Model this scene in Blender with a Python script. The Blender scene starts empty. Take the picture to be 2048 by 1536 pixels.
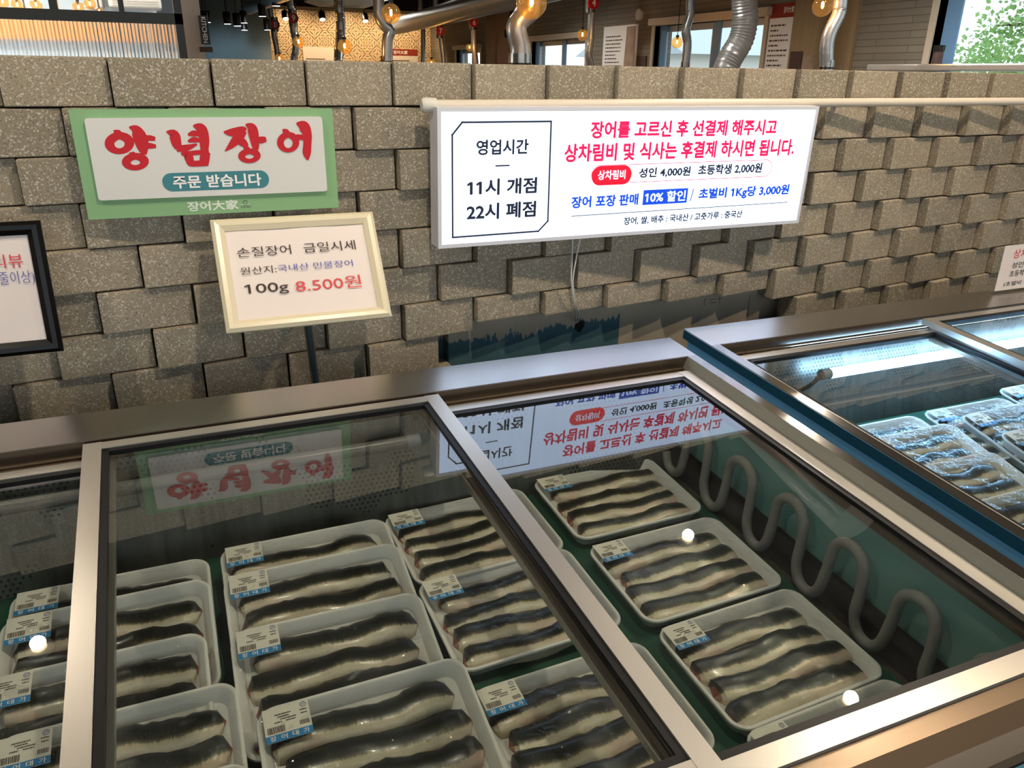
import bpy, bmesh, math, random
from mathutils import Vector, Matrix
random.seed(7)
SC = bpy.context.scene
COL = SC.collection
# ------------------------------------------------------------------ camera, world, lights, exposure
CAM_F = 1562.284
cam_d = bpy.data.cameras.new('camera'); cam = bpy.data.objects.new('camera', cam_d); COL.objects.link(cam)
cam_d.sensor_fit = 'HORIZONTAL'; cam_d.sensor_width = 36.0; cam_d.lens = CAM_F / 2048 * 36.0
cam_d.clip_start = 0.02; cam_d.clip_end = 200
yaw, pitch, roll = 0.399851, 0.3777965, -0.013361
fw = Vector((math.sin(yaw) * math.cos(pitch), math.cos(yaw) * math.cos(pitch), -math.sin(pitch)))
r0 = Vector((math.cos(yaw), -math.sin(yaw), 0)); d0 = fw.cross(r0)
rt = r0 * math.cos(roll) + d0 * math.sin(roll); dn = -r0 * math.sin(roll) + d0 * math.cos(roll)
mw = Matrix((rt, -dn, -fw)).transposed().to_4x4(); mw.translation = (0, -1.855, 1.5)
cam.matrix_world = mw
SC.camera = cam

w = bpy.data.worlds.new('daylight'); SC.world = w; w.use_nodes = True
bg = w.node_tree.nodes['Background']; bg.inputs[0].default_value = (0.86, 0.93, 1.0, 1); bg.inputs[1].default_value = 2.2

def light(name, kind, loc, energy, color, size=0.1, rot=(0, 0, 0), spot=2.2):
    d = bpy.data.lights.new(name, kind); d.energy = energy; d.color = color
    if kind == 'AREA': d.size = size
    else: d.shadow_soft_size = size
    if kind == 'SPOT': d.spot_size = spot; d.spot_blend = 0.6
    o = bpy.data.objects.new(name, d); o.location = loc; o.rotation_euler = rot; COL.objects.link(o); return o
WARM = (1.0, 0.87, 0.70)
DOWNLIGHTS = [(-0.9, -0.75), (0.55, -1.0), (2.1, -1.05), (2.16, 0.64), (2.26, -0.41), (-0.75, 0.88)]  # last one is added to put a highlight in the glass lid
for (x, y), e_, c_ in zip(DOWNLIGHTS, (46, 60, 72, 36, 34, 18), (WARM, WARM, (1.0, 0.79, 0.56), WARM, WARM, WARM)):
    light('ceiling_lamp_light', 'SPOT', (x, y, 2.66), e_, c_, 0.028, spot=2.6)
for x in (2.1, 3.1, 4.0):
    light('track_lamp_light', 'SPOT', (x, 12.2, 2.42), 45, (1.0, 0.70, 0.38), 0.05, (math.radians(38), 0, 0), 2.2)
for x, y in ((0.75, 7.3), (1.0, 6.8)):
    light('track_lamp_light', 'SPOT', (x, y, 2.0), 14, (0.85, 0.95, 1.0), 0.05, (math.radians(30), 0, 0), 2.2)
for x, y in ((2.6, 3.0), (3.2, 6.5), (1.0, 3.2), (2.6, 9.5), (3.5, 1.4), (-1.0, 2.7)):  # spots without fixtures; those near window and side room added for brightness
    light('dining_spot_light', 'SPOT', (x, y, 2.6), 85, (1.0, 0.92, 0.82), 0.1, spot=2.7)
sun_l = light('sun_light', 'SUN', (12, 2, 9), 2.6, (1.0, 0.95, 0.86), 0.02, (math.radians(38), 0, math.radians(-55)))
SC.view_settings.view_transform = 'Standard'; SC.view_settings.look = 'None'
SC.view_settings.exposure = 0.0; SC.view_settings.gamma = 1.0; SC.view_settings.use_curve_mapping = False
SC.cycles.max_bounces = 10; SC.cycles.transparent_max_bounces = 16; SC.cycles.transmission_bounces = 6
SC.cycles.glossy_bounces = 5; SC.cycles.diffuse_bounces = 4
SC.cycles.use_denoising = True
SC.cycles.sample_clamp_indirect = 6.0

# ------------------------------------------------------------------ materials
def s2l(c): return tuple(((v / 12.92) if v <= 0.04045 else ((v + 0.055) / 1.055) ** 2.4) for v in c)
def hx(h): return s2l(tuple(int(h[i:i + 2], 16) / 255 for i in (0, 2, 4)))
MATS = {}
class NT:
    def __init__(s, name):
        s.m = bpy.data.materials.new(name); s.m.use_nodes = True; s.t = s.m.node_tree
        s.t.nodes.clear(); s.out = s.n('ShaderNodeOutputMaterial'); MATS[name] = s.m
    def n(s, kind, **kw):
        x = s.t.nodes.new(kind)
        for k, v in kw.items():
            if hasattr(x, k) and k not in ('inputs',): setattr(x, k, v)
        return x
    def l(s, a, b): s.t.links.new(a, b)
    def val(s, sock, v):
        if hasattr(v, 'is_output') or isinstance(v, bpy.types.NodeSocket): s.l(v, sock)
        elif isinstance(v, tuple) and len(v) == 3 and sock.type == 'RGBA': sock.default_value = (*v, 1)
        else: sock.default_value = v
    def math(s, op, a, b=0.0, c=0.0):
        x = s.n('ShaderNodeMath', operation=op)
        for i, v in enumerate((a, b, c)): s.val(x.inputs[i], v)
        return x.outputs[0]
    def mix(s, f, a, b):
        x = s.n('ShaderNodeMix', data_type='RGBA'); s.val(x.inputs[0], f); s.val(x.inputs[6], a); s.val(x.inputs[7], b); return x.outputs[2]
    def noise(s, scale, detail=3.0, vec=None, rough=0.55):
        x = s.n('ShaderNodeTexNoise'); x.inputs['Scale'].default_value = scale; x.inputs['Detail'].default_value = detail; x.inputs['Roughness'].default_value = rough
        s.l(vec if vec else s.obj(), x.inputs['Vector']); return x.outputs[0]
    def obj(s):
        if not hasattr(s, '_tc'): s._tc = s.n('ShaderNodeTexCoord')
        return s._tc.outputs['Object']
    def uv(s):
        s.obj(); return s._tc.outputs['UV']
    def xyz(s, v):
        x = s.n('ShaderNodeSeparateXYZ'); s.l(v, x.inputs[0]); return x.outputs
    def scale(s, v, sc):
        x = s.n('ShaderNodeMapping'); x.inputs['Scale'].default_value = sc; s.l(v, x.inputs[0]); return x.outputs[0]
    def ramp(s, f, stops):
        x = s.n('ShaderNodeValToRGB'); s.l(f, x.inputs[0]); e = x.color_ramp.elements
        while len(e) < len(stops): e.new(0.5)
        for el, (p, c) in zip(e, stops): el.position = p; el.color = (*c, 1) if len(c) == 3 else c
        return x.outputs[0]
    def bump(s, h, strength=0.3, dist=0.002):
        x = s.n('ShaderNodeBump'); x.inputs['Strength'].default_value = strength; x.inputs['Distance'].default_value = dist; s.l(h, x.inputs['Height']); return x.outputs[0]
    def bsdf(s, color, rough=0.5, metal=0.0, normal=None, spec=0.5, emit=None, es=0.0, aniso=0.0, coat=0.0, trans=0.0, ior=1.45):
        b = s.n('ShaderNodeBsdfPrincipled'); s.val(b.inputs['Base Color'], color); s.val(b.inputs['Roughness'], rough); s.val(b.inputs['Metallic'], metal)
        b.inputs['Specular IOR Level'].default_value = spec; b.inputs['Coat Weight'].default_value = coat; b.inputs['Coat Roughness'].default_value = 0.08
        b.inputs['Transmission Weight'].default_value = trans; b.inputs['IOR'].default_value = ior
        if normal: s.l(normal, b.inputs['Normal'])
        if emit is not None: s.val(b.inputs['Emission Color'], emit); b.inputs['Emission Strength'].default_value = es
        return b.outputs[0]
    def done(s, sh): s.l(sh, s.out.inputs[0]); return s.m

def simple(name, c, rough=0.5, metal=0.0, spec=0.5, var=0.0, vs=20.0, bump=0.0, coat=0.0, emit=None, es=0.0):
    t = NT(name); c = hx(c) if isinstance(c, str) else c
    col = c; nrm = None
    if var > 0:
        nz = t.noise(vs, 4); col = t.mix(nz, tuple(max(0, q * (1 - var)) for q in c), tuple(min(1, q * (1 + var)) for q in c))
        if bump: nrm = t.bump(nz, bump)
    return t.done(t.bsdf(col, rough, metal, nrm, spec, coat=coat, emit=(hx(emit) if isinstance(emit, str) else emit) if emit else None, es=es))
def brushed(name, c, rough=0.28, axis=0, amt=0.04, metal=0.62):
    t = NT(name); c = hx(c)
    sc = [260.0, 260.0, 260.0]; sc[axis] = 4.0
    nz = t.noise(1.0, 3, t.scale(t.obj(), tuple(sc)))
    r = t.math('MULTIPLY_ADD', t.noise(3.0, 2), 0.12, rough - 0.04)
    col = t.mix(nz, tuple(q * (1 - amt) for q in c), c)
    return t.done(t.bsdf(col, r, metal))
def emitter(name, c, s):
    t = NT(name); e = t.n('ShaderNodeEmission'); e.inputs[0].default_value = (*(hx(c) if isinstance(c, str) else c), 1); e.inputs[1].default_value = s
    return t.done(e.outputs[0])
def glassmat(name, ior=1.7, tint=(0.93, 0.97, 0.96), rough=0.0, dirt=0.0, wave=0.0, glow=None, gs=0.0):
    # clear sheet: Fresnel reflection on the outer faces, straight-through transmission
    t = NT(name); fr = t.n('ShaderNodeFresnel'); fr.inputs[0].default_value = ior
    geo = t.n('ShaderNodeNewGeometry'); front = t.math('SUBTRACT', 1.0, geo.outputs['Backfacing'])
    f = t.math('MULTIPLY', fr.outputs[0], front)
    tr = t.n('ShaderNodeBsdfTransparent'); tr.inputs[0].default_value = (*tint, 1)
    gl = t.n('ShaderNodeBsdfGlossy'); gl.inputs['Roughness'].default_value = rough
    if wave:
        nz = t.noise(38.0, 3); b = t.bump(nz, wave, 0.01); t.l(b, gl.inputs['Normal']); t.l(b, fr.inputs['Normal'])
    mx = t.n('ShaderNodeMixShader'); t.l(f, mx.inputs[0]); t.l(tr.outputs[0], mx.inputs[1]); t.l(gl.outputs[0], mx.inputs[2])
    sh = mx.outputs[0]
    if glow:      # a lamp globe lit from inside
        em = t.n('ShaderNodeEmission'); em.inputs[0].default_value = (*glow, 1); em.inputs[1].default_value = gs
        ad = t.n('ShaderNodeAddShader'); t.l(sh, ad.inputs[0]); t.l(em.outputs[0], ad.inputs[1]); sh = ad.outputs[0]
    if dirt:
        df = t.n('ShaderNodeBsdfDiffuse'); df.inputs[0].default_value = (0.75, 0.8, 0.82, 1)
        nz = t.ramp(t.noise(5.0, 5, t.scale(t.obj(), (3, 1, 1))), [(0.35, (0, 0, 0)), (0.8, (dirt, dirt, dirt))])
        m2 = t.n('ShaderNodeMixShader'); t.l(nz, m2.inputs[0]); t.l(sh, m2.inputs[1]); t.l(df.outputs[0], m2.inputs[2]); sh = m2.outputs[0]
    return t.done(sh)

# concrete block
t = NT('concrete_block')
at = t.n('ShaderNodeAttribute', attribute_name='tone'); tone = at.outputs['Fac']
vo = t.n('ShaderNodeTexVoronoi'); vo.inputs['Scale'].default_value = 330; t.l(t.obj(), vo.inputs['Vector'])
gr = t.xyz(vo.outputs['Color'])[0]
n1 = t.noise(400, 2); n2 = t.noise(11, 4)
base = t.mix(tone, hx('938975'), hx('AC9F88'))
base = t.mix(t.math('MULTIPLY', n2, 0.6), base, hx('8E8270'))
col = t.mix(t.ramp(gr, [(0.80, (0, 0, 0)), (0.9, (0.72, 0.72, 0.72))]), base, hx('CFC8BA'))
col = t.mix(t.ramp(n1, [(0.30, (0.85, 0.85, 0.85)), (0.45, (0, 0, 0))]), col, hx('4C473C'))
h = t.math('ADD', t.math('MULTIPLY', n1, 0.6), t.math('MULTIPLY', gr, 0.5))
t.done(t.bsdf(col, 0.92, 0, t.bump(h, 0.55, 0.003), 0.25))
# plaster behind the blocks, teal remains of paint
t = NT('plaster')
x, y, z = t.xyz(t.obj())
nz = t.noise(14, 5); ns = t.noise(1.0, 4, t.scale(t.obj(), (90, 1, 12)))
edge = t.math('ADD', t.math('ADD', z, t.math('MULTIPLY_ADD', nz, -0.09, 0.045)), t.math('MULTIPLY_ADD', ns, -0.07, 0.035))
lim = t.math('MULTIPLY_ADD', t.math('SUBTRACT', x, 0.62), 0.055, 0.825)
m1 = t.math('LESS_THAN', edge, lim)
m2 = t.math('MULTIPLY', t.math('GREATER_THAN', x, 0.60), t.math('LESS_THAN', x, 1.142))
mk = t.math('MULTIPLY', m1, m2)
pl = t.mix(t.noise(9, 5), hx('968C7A'), hx('B5AA97'))
t.done(t.bsdf(t.mix(mk, pl, t.mix(t.noise(30, 3), hx('3A5C66'), hx('4A6C74'))), 0.8, 0, t.bump(nz, 0.2, 0.002)))

simple('sign_box', 'D8DAE2', 0.35)
emitter('sign_face', (0.60, 0.74, 1.0), 2.7)
def inkmat(name, c, es=0.25): return simple(name, c, 0.6, emit=c, es=es)
inkmat('ink_red', 'D5104A', 1.0); inkmat('ink_red2', 'E60A28', 1.0); inkmat('ink_blue', '0A3FC0', 1.0); inkmat('ink_dark', '1A2238', 0.3)
emitter('ink_white', (0.62, 0.76, 1.0), 2.4)
simple('print_white', 'F2F0EC', 0.6); simple('print_red', 'C40818', 0.5); simple('print_dark', '38291F', 0.7); simple('print_blue', '4A50A8', 0.7)
simple('print_pale_red', 'D8484C', 0.7); simple('print_green', '86B07C', 0.5, var=0.03); simple('print_board', 'DAD8D2', 0.45); simple('print_teal', '3C8088', 0.5)
simple('print_logo', 'DDE6D6', 0.6); simple('paper', 'E6DAD2', 0.75, var=0.03, vs=12, bump=0.15)
simple('cream_frame', 'E0D4B4', 0.3, var=0.04, vs=8); simple('black_frame', '0C0A08', 0.3, spec=0.3)
simple('white_pipe', 'D8CDBC', 0.35); simple('white_cap', 'D6D2C8', 0.5); simple('cable', 'C8C6BE', 0.5)
simple('black', '050505', 0.6); simple('black_rubber', '0A0A0C', 0.4, spec=0.3)
brushed('stainless', 'AAA6A0', 0.24, 0, 0.05, 1.0); brushed('alu_light', 'D2D0CA', 0.26, 0); brushed('alu_stile', 'C0BCB4', 0.3, 1, 0.03, 0.8)
brushed('alu_bronze', '86735E', 0.24, 0); brushed('alu_rim', '8E867C', 0.12, 1, 0.05, 0.92); brushed('alu_dark', '5A4C3E', 0.2, 0); brushed('alu_side', '9C9C90', 0.42, 1); brushed('alu_bronze_side', '6A5F54', 0.22, 1)
simple('teal_liner', '729FA0', 0.45, var=0.12, vs=10); simple('teal_body', '5A90B4', 0.35); simple('teal_dark', '123A4C', 0.3); simple('teal_front', '5E9CA8', 0.4)
simple('kick_black', '0B0A09', 0.55, var=0.3); simple('green_mat', '0E4A36', 0.6)
simple('coil', '8A8884', 0.6, var=0.2, vs=60, bump=0.3)
simple('tube_off', '6A6B6C', 0.3); emitter('tube_on', (0.32, 0.62, 1.0), 46.0); simple('tube_cap', '8A9096', 0.5)
glassmat('lid_glass', 2.25, (0.87, 0.89, 0.87), 0.0, 0.012)
glassmat('film', 1.5, (0.96, 0.96, 0.96), 0.04, 0.0, 0.6)
glassmat('window_glass', 1.5, (0.93, 0.97, 1.0)); glassmat('acrylic', 1.5, (0.97, 0.98, 0.98)); glassmat('amber_glass', 1.55, (1.0, 0.70, 0.34), 0.0, 0.0, 0.0, (1.0, 0.55, 0.16), 0.12)
emitter('filament', (1.0, 0.62, 0.22), 60.0); emitter('lamp_face', (1.0, 0.76, 0.40), 6.0); emitter('lamp_white', (0.92, 0.97, 1.0), 8.0)
simple('foam', 'E4E3DE', 0.5)
simple('label_white', 'E6E1D4', 0.55); simple('label_blue', '2A86C4', 0.5)
# perforated sheet
t = NT('perforated_sheet')
x, y, z = t.xyz(t.obj())
P = 0.0105
zz = t.math('MULTIPLY', z, 1.06)
row = t.math('FLOOR', t.math('DIVIDE', zz, P * 0.87))
xs = t.math('ADD', t.math('DIVIDE', x, P), t.math('MULTIPLY', t.math('MODULO', row, 2.0), 0.5))
fx = t.math('SUBTRACT', t.math('FRACT', xs), 0.5); fz = t.math('MULTIPLY', t.math('SUBTRACT', t.math('FRACT', t.math('DIVIDE', zz, P * 0.87)), 0.5), 0.87)
d2 = t.math('ADD', t.math('MULTIPLY', fx, fx), t.math('MULTIPLY', fz, fz))
hole = t.math('MULTIPLY', t.math('LESS_THAN', d2, 0.055), t.math('GREATER_THAN', t.noise(5.0, 2), 0.54))
sc = t.noise(1.0, 4, t.scale(t.obj(), (70, 10, 6)))
t.done(t.bsdf(t.mix(hole, t.mix(sc, hx('4A4A46'), hx('7E7E78')), hx('0A0A0A')), 0.34, t.math('MULTIPLY_ADD', hole, -0.8, 0.8)))
# eel
t = NT('eel_skin')
u, v, _ = t.xyz(t.uv())
oi = t.n('ShaderNodeObjectInfo'); rnd = oi.outputs['Random']
nw = t.noise(34, 4); nf = t.noise(1.0, 3, t.scale(t.obj(), (420, 60, 60)))
vv = t.math('ADD', v, t.math('ADD', t.math('MULTIPLY_ADD', nw, 0.20, -0.10), t.math('MULTIPLY_ADD', nf, 0.11, -0.055)))
c1 = t.ramp(vv, [(0.0, hx('131411')), (0.38, hx('1B1E1A')), (0.56, hx('2A2B22')), (0.64, hx('6A624C')), (0.70, hx('CFC4A8')), (0.84, hx('E8DECA')), (0.98, hx('C4B49A'))])
pk = t.ramp(t.noise(9, 3), [(0.50, (0, 0, 0)), (0.72, (0.6, 0.6, 0.6))])
pm = t.math('MULTIPLY', pk, t.math('GREATER_THAN', vv, 0.68))
c2 = t.mix(pm, c1, hx('CFA396'))
endm = t.math('MULTIPLY', t.math('GREATER_THAN', t.math('ADD', t.math('ABSOLUTE', t.math('SUBTRACT', u, 0.5)), t.math('MULTIPLY', nw, 0.05)), 0.505), 0.75)
c3 = t.mix(endm, c2, hx('8E4238'))
t.done(t.bsdf(c3, 0.3, 0, t.bump(nf, 0.12, 0.001), 0.5, coat=0.15))
# dining-room surfaces
t = NT('stone_planks')
x, y, z = t.xyz(t.obj())
mp = t.n('ShaderNodeCombineXYZ'); t.l(t.math('ADD', x, y), mp.inputs[0]); t.l(z, mp.inputs[1])
br = t.n('ShaderNodeTexBrick'); br.inputs['Scale'].default_value = 1.0; br.inputs['Brick Width'].default_value = 0.55; br.inputs['Row Height'].default_value = 0.045; br.inputs['Mortar Size'].default_value = 0.003
br.inputs['Color1'].default_value = (*hx('8E8576'), 1); br.inputs['Color2'].default_value = (*hx('7E776B'), 1); br.inputs['Mortar'].default_value = (*hx('5E584E'), 1); t.l(mp.outputs[0], br.inputs['Vector'])
t.done(t.bsdf(t.mix(t.math('MULTIPLY', t.noise(8, 5), 0.5), br.outputs[0], hx('6F695E')), 0.85, 0, t.bump(br.outputs['Fac'], -0.5, 0.01)))
t = NT('wood_panel')
wn = t.noise(1.0, 5, t.scale(t.obj(), (10, 26, 1.6)))
t.done(t.bsdf(t.mix(wn, hx('8A7658'), hx('A48E6C')), 0.6))
t = NT('ornament_tiles')
x, y, z = t.xyz(t.obj())
fx = t.math('SUBTRACT', t.math('FRACT', t.math('DIVIDE', x, 0.36)), 0.5); fz = t.math('SUBTRACT', t.math('FRACT', t.math('DIVIDE', z, 0.36)), 0.5)
r_ = t.math('SQRT', t.math('ADD', t.math('MULTIPLY', fx, fx), t.math('MULTIPLY', fz, fz)))
an = t.math('ARCTAN2', fz, fx)
pet = t.math('MULTIPLY', t.math('COSINE', t.math('MULTIPLY', an, 8.0)), t.math('SINE', t.math('MULTIPLY', r_, 38.0)))
cor = t.math('SINE', t.math('MULTIPLY', t.math('ADD', t.math('ABSOLUTE', fx), t.math('ABSOLUTE', fz)), 46.0))
pat = t.math('GREATER_THAN', t.math('ADD', pet, t.math('MULTIPLY', cor, 0.6)), 0.35)
gx = t.math('GREATER_THAN', t.math('ABSOLUTE', fx), 0.49); gz = t.math('GREATER_THAN', t.math('ABSOLUTE', fz), 0.49)
k = t.math('MAXIMUM', pat, t.math('MAXIMUM', gx, gz))
t.done(t.bsdf(t.mix(t.math('MULTIPLY', k, 0.85), hx('D8BE98'), hx('5A452F')), 0.5))
simple('kitchen_paint', '4E6A76', 0.6, var=0.25, vs=3); simple('grey_paint', 'B9BDBC', 0.7, var=0.05); simple('ceiling_dark', '2E2824', 0.9, var=0.1)
simple('floor_tile', '6B655C', 0.4, var=0.15, vs=4); simple('frame_grey', '3A3B38', 0.45); simple('casing', 'C6B7A2', 0.5); simple('sash', 'B9BEC2', 0.4); simple('sash_blue_lit', '6E98C0', 0.4)
simple('roller', 'C8BBA8', 0.7); simple('poster_red', '8E2A1C', 0.6); simple('poster_photo', 'A08A78', 0.6, var=0.6, vs=9); simple('poster_dark', '4C3A34', 0.6, var=0.5, vs=30)
simple('white_plastic', 'D6D8D6', 0.5); simple('fixture_black', '0C0C0C', 0.4)
brushed('duct_metal', 'B4B6B6', 0.3, 2, 0.2, 0.7)
t = NT('fluted_glass'); nz = t.noise(3, 2)
t.done(t.bsdf((0.96, 0.97, 0.97), 0.08, 0, None, 0.5, trans=1.0, ior=1.45))
t = NT('leaves'); oi = t.noise(2.2, 3)
b1 = t.n('ShaderNodeBsdfDiffuse'); t.val(b1.inputs[0], t.mix(oi, hx('5E8A4E'), hx('9CC07E'))); b2 = t.n('ShaderNodeBsdfTranslucent'); t.val(b2.inputs[0], t.mix(oi, hx('86B06A'), hx('BEDC96')))
ms = t.n('ShaderNodeMixShader'); ms.inputs[0].default_value = 0.5; t.l(b1.outputs[0], ms.inputs[1]); t.l(b2.outputs[0], ms.inputs[2]); t.done(ms.outputs[0])
simple('bark', '6A5846', 0.9, var=0.3); simple('house_white', 'E8E6E0', 0.8); simple('house_roof', '9AA6AC', 0.7); simple('ground', '8A8A7C', 0.9, var=0.1)

# ------------------------------------------------------------------ mesh helpers
WL = {}
class MB:
    def __init__(s): s.v = []; s.f = []; s.uv = None; s.att = None
    def add(s, vs, fs):
        n = len(s.v); s.v += [tuple(p) for p in vs]; s.f += [tuple(i + n for i in f) for f in fs]; return n
    def box(s, a, b, fn=None, bevel=0.0):
        (x0, y0, z0), (x1, y1, z1) = a, b
        if bevel <= 0:
            vs = [(x0, y0, z0), (x1, y0, z0), (x1, y1, z0), (x0, y1, z0), (x0, y0, z1), (x1, y0, z1), (x1, y1, z1), (x0, y1, z1)]
            fs = [(3, 2, 1, 0), (4, 5, 6, 7), (0, 1, 5, 4), (1, 2, 6, 5), (2, 3, 7, 6), (3, 0, 4, 7)]
        else:
            vs, fs = bevel_box(x1 - x0, y1 - y0, z1 - z0, bevel); vs = [(p[0] + x0, p[1] + y0, p[2] + z0) for p in vs]
        if fn: vs = [fn(*p) for p in vs]
        s.add(vs, fs); return s
    def tube(s, pts, r, seg=12, caps=True, ripple=0.0):
        pts = [Vector(p) for p in pts]; n = len(pts); vs = []; fs = []
        up = None
        for i, p in enumerate(pts):
            d = (pts[min(i + 1, n - 1)] - pts[max(i - 1, 0)]).normalized()
            if up is None: up = Vector((0, 0, 1)) if abs(d.z) < 0.9 else Vector((1, 0, 0))
            a = (up - d * up.dot(d)).normalized(); b = d.cross(a); up = a
            rr = (r[i] if isinstance(r, (list, tuple)) else r) * (1 + (ripple if i % 2 else 0))
            for k in range(seg):
                q = 2 * math.pi * k / seg; vs.append(p + (a * math.cos(q) + b * math.sin(q)) * rr)
        for i in range(n - 1):
            for k in range(seg):
                k2 = (k + 1) % seg; fs.append((i * seg + k, i * seg + k2, (i + 1) * seg + k2, (i + 1) * seg + k))
        if caps: fs.append(tuple(range(seg - 1, -1, -1))); fs.append(tuple((n - 1) * seg + k for k in range(seg)))
        s.add(vs, fs); return s
    def prism(s, poly, ex, ey, o, depth, ez=None):
        # polygon in the plane (o, ex, ey), extruded by depth along ez
        ex, ey, o = Vector(ex), Vector(ey), Vector(o); ez = Vector(ez) if ez else ex.cross(ey).normalized()
        n = len(poly); vs = [o + ex * p[0] + ey * p[1] for p in poly] + [o + ex * p[0] + ey * p[1] + ez * depth for p in poly]
        fs = [tuple(range(n - 1, -1, -1)), tuple(range(n, 2 * n))] + [(i, (i + 1) % n, n + (i + 1) % n, n + i) for i in range(n)]
        s.add(vs, fs); return s
    def sphere(s, c, r, seg=20, rings=12, sq=1.0):
        c = Vector(c); vs = []; fs = []
        for i in range(rings + 1):
            th = math.pi * i / rings
            for k in range(seg):
                q = 2 * math.pi * k / seg; vs.append(c + Vector((math.sin(th) * math.cos(q), math.sin(th) * math.sin(q), math.cos(th) * sq)) * r)
        for i in range(rings):
            for k in range(seg):
                k2 = (k + 1) % seg; fs.append((i * seg + k, (i + 1) * seg + k, (i + 1) * seg + k2, i * seg + k2))
        s.add(vs, fs); return s
    def build(s, name, mat, parent=None, smooth=False, origin=None, world=True):
        me = bpy.data.meshes.new(name)
        if parent is not None: off = WL.get(parent.name, Vector((0, 0, 0))) if world else Vector((0, 0, 0))
        elif origin is not None: off = Vector(origin)
        else:
            xs = [p[0] for p in s.v]; ys = [p[1] for p in s.v]; zs = [p[2] for p in s.v]
            off = Vector(((min(xs) + max(xs)) / 2, (min(ys) + max(ys)) / 2, min(zs)))
        me.from_pydata([tuple(Vector(p) - off) for p in s.v], [], s.f); me.validate(); me.update()
        if s.uv is not None:
            ul = me.uv_layers.new(name='UVMap')
            for lp in me.loops: ul.data[lp.index].uv = s.uv[lp.vertex_index]
        if s.att is not None:
            a = me.attributes.new('tone', 'FLOAT', 'POINT')
            for i, q in enumerate(s.att): a.data[i].value = q
        o = bpy.data.objects.new(name, me); COL.objects.link(o)
        me.materials.append(MATS[mat] if isinstance(mat, str) else mat)
        if smooth:
            for p in me.polygons: p.use_smooth = True
            try: me.set_sharp_from_angle(angle=math.radians(42))
            except Exception: pass
        if parent is None: o.location = off
        else: o.parent = parent
        WL[o.name] = off.copy()
        return o
_bb = {}
def bevel_box(w_, d_, h_, b):
    key = (round(w_, 5), round(d_, 5), round(h_, 5), b)
    if key not in _bb:
        bm = bmesh.new(); bmesh.ops.create_cube(bm, size=1.0)
        for q in bm.verts: q.co = Vector(((q.co.x + .5) * w_, (q.co.y + .5) * d_, (q.co.z + .5) * h_))
        bmesh.ops.bevel(bm, geom=list(bm.edges), offset=b, segments=2, affect='EDGES', profile=0.6)
        bm.verts.index_update()
        _bb[key] = ([tuple(q.co) for q in bm.verts], [tuple(q.index for q in f.verts) for f in bm.faces]); bm.free()
    return _bb[key]
def empty(name, loc=(0, 0, 0), mat=None):
    o = bpy.data.objects.new(name, None); COL.objects.link(o); o.empty_display_size = 0.1
    if mat is not None: o.matrix_world = mat; WL[o.name] = Vector((0, 0, 0))
    else: o.location = loc; WL[o.name] = Vector(loc)
    return o
def tag(o, label=None, cat=None, group=None, kind=None):
    if label: o['label'] = label
    if cat: o['category'] = cat
    if group: o['group'] = group
    if kind: o['kind'] = kind
    return o
def struct(o, label=None): o['kind'] = 'structure'; return o

_tc = {}
def text_geo(body, bold=0.0):
    key = (body, bold)
    if key not in _tc:
        cu = bpy.data.curves.new('lettering', 'FONT'); cu.body = body; cu.size = 1.0; cu.offset = bold; cu.resolution_u = 3; cu.fill_mode = 'FRONT'
        ob = bpy.data.objects.new('lettering', cu); COL.objects.link(ob)
        dg = bpy.context.evaluated_depsgraph_get(); me = bpy.data.meshes.new_from_object(ob.evaluated_get(dg))
        vs = [tuple(v.co) for v in me.vertices]; fs = [tuple(p.vertices) for p in me.polygons]
        if '1' in body:      # give the plain bar of the digit one its flag
            cent = {}
            par = list(range(len(vs)))
            def fnd(i):
                while par[i] != i: i = par[i]
                return i
            for f in fs:
                for q in f[1:]: par[fnd(q)] = fnd(f[0])
            for i in range(len(vs)): cent.setdefault(fnd(i), []).append(i)
            for g_ in cent.values():
                if len(g_) > 8: continue
                xs = [vs[i][0] for i in g_]; ys = [vs[i][1] for i in g_]
                if 0.64 < max(ys) - min(ys) < 0.78 and abs(min(ys)) < 0.045 and max(xs) - min(xs) < 0.2:
                    x0, y1, n0 = min(xs) + 0.004, max(ys), len(vs); e_ = (max(xs) - min(xs)) * 0.9
                    vs += [(x0, y1, 0), (x0 - 0.15, y1 - 0.10, 0), (x0 - 0.15, y1 - 0.10 - e_, 0), (x0, y1 - 0.02 - e_, 0)]; fs.append((n0, n0 + 1, n0 + 2, n0 + 3))
        bpy.data.objects.remove(ob); bpy.data.curves.remove(cu); bpy.data.meshes.remove(me)
        _tc[key] = (vs, fs)
    return _tc[key]
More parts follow.
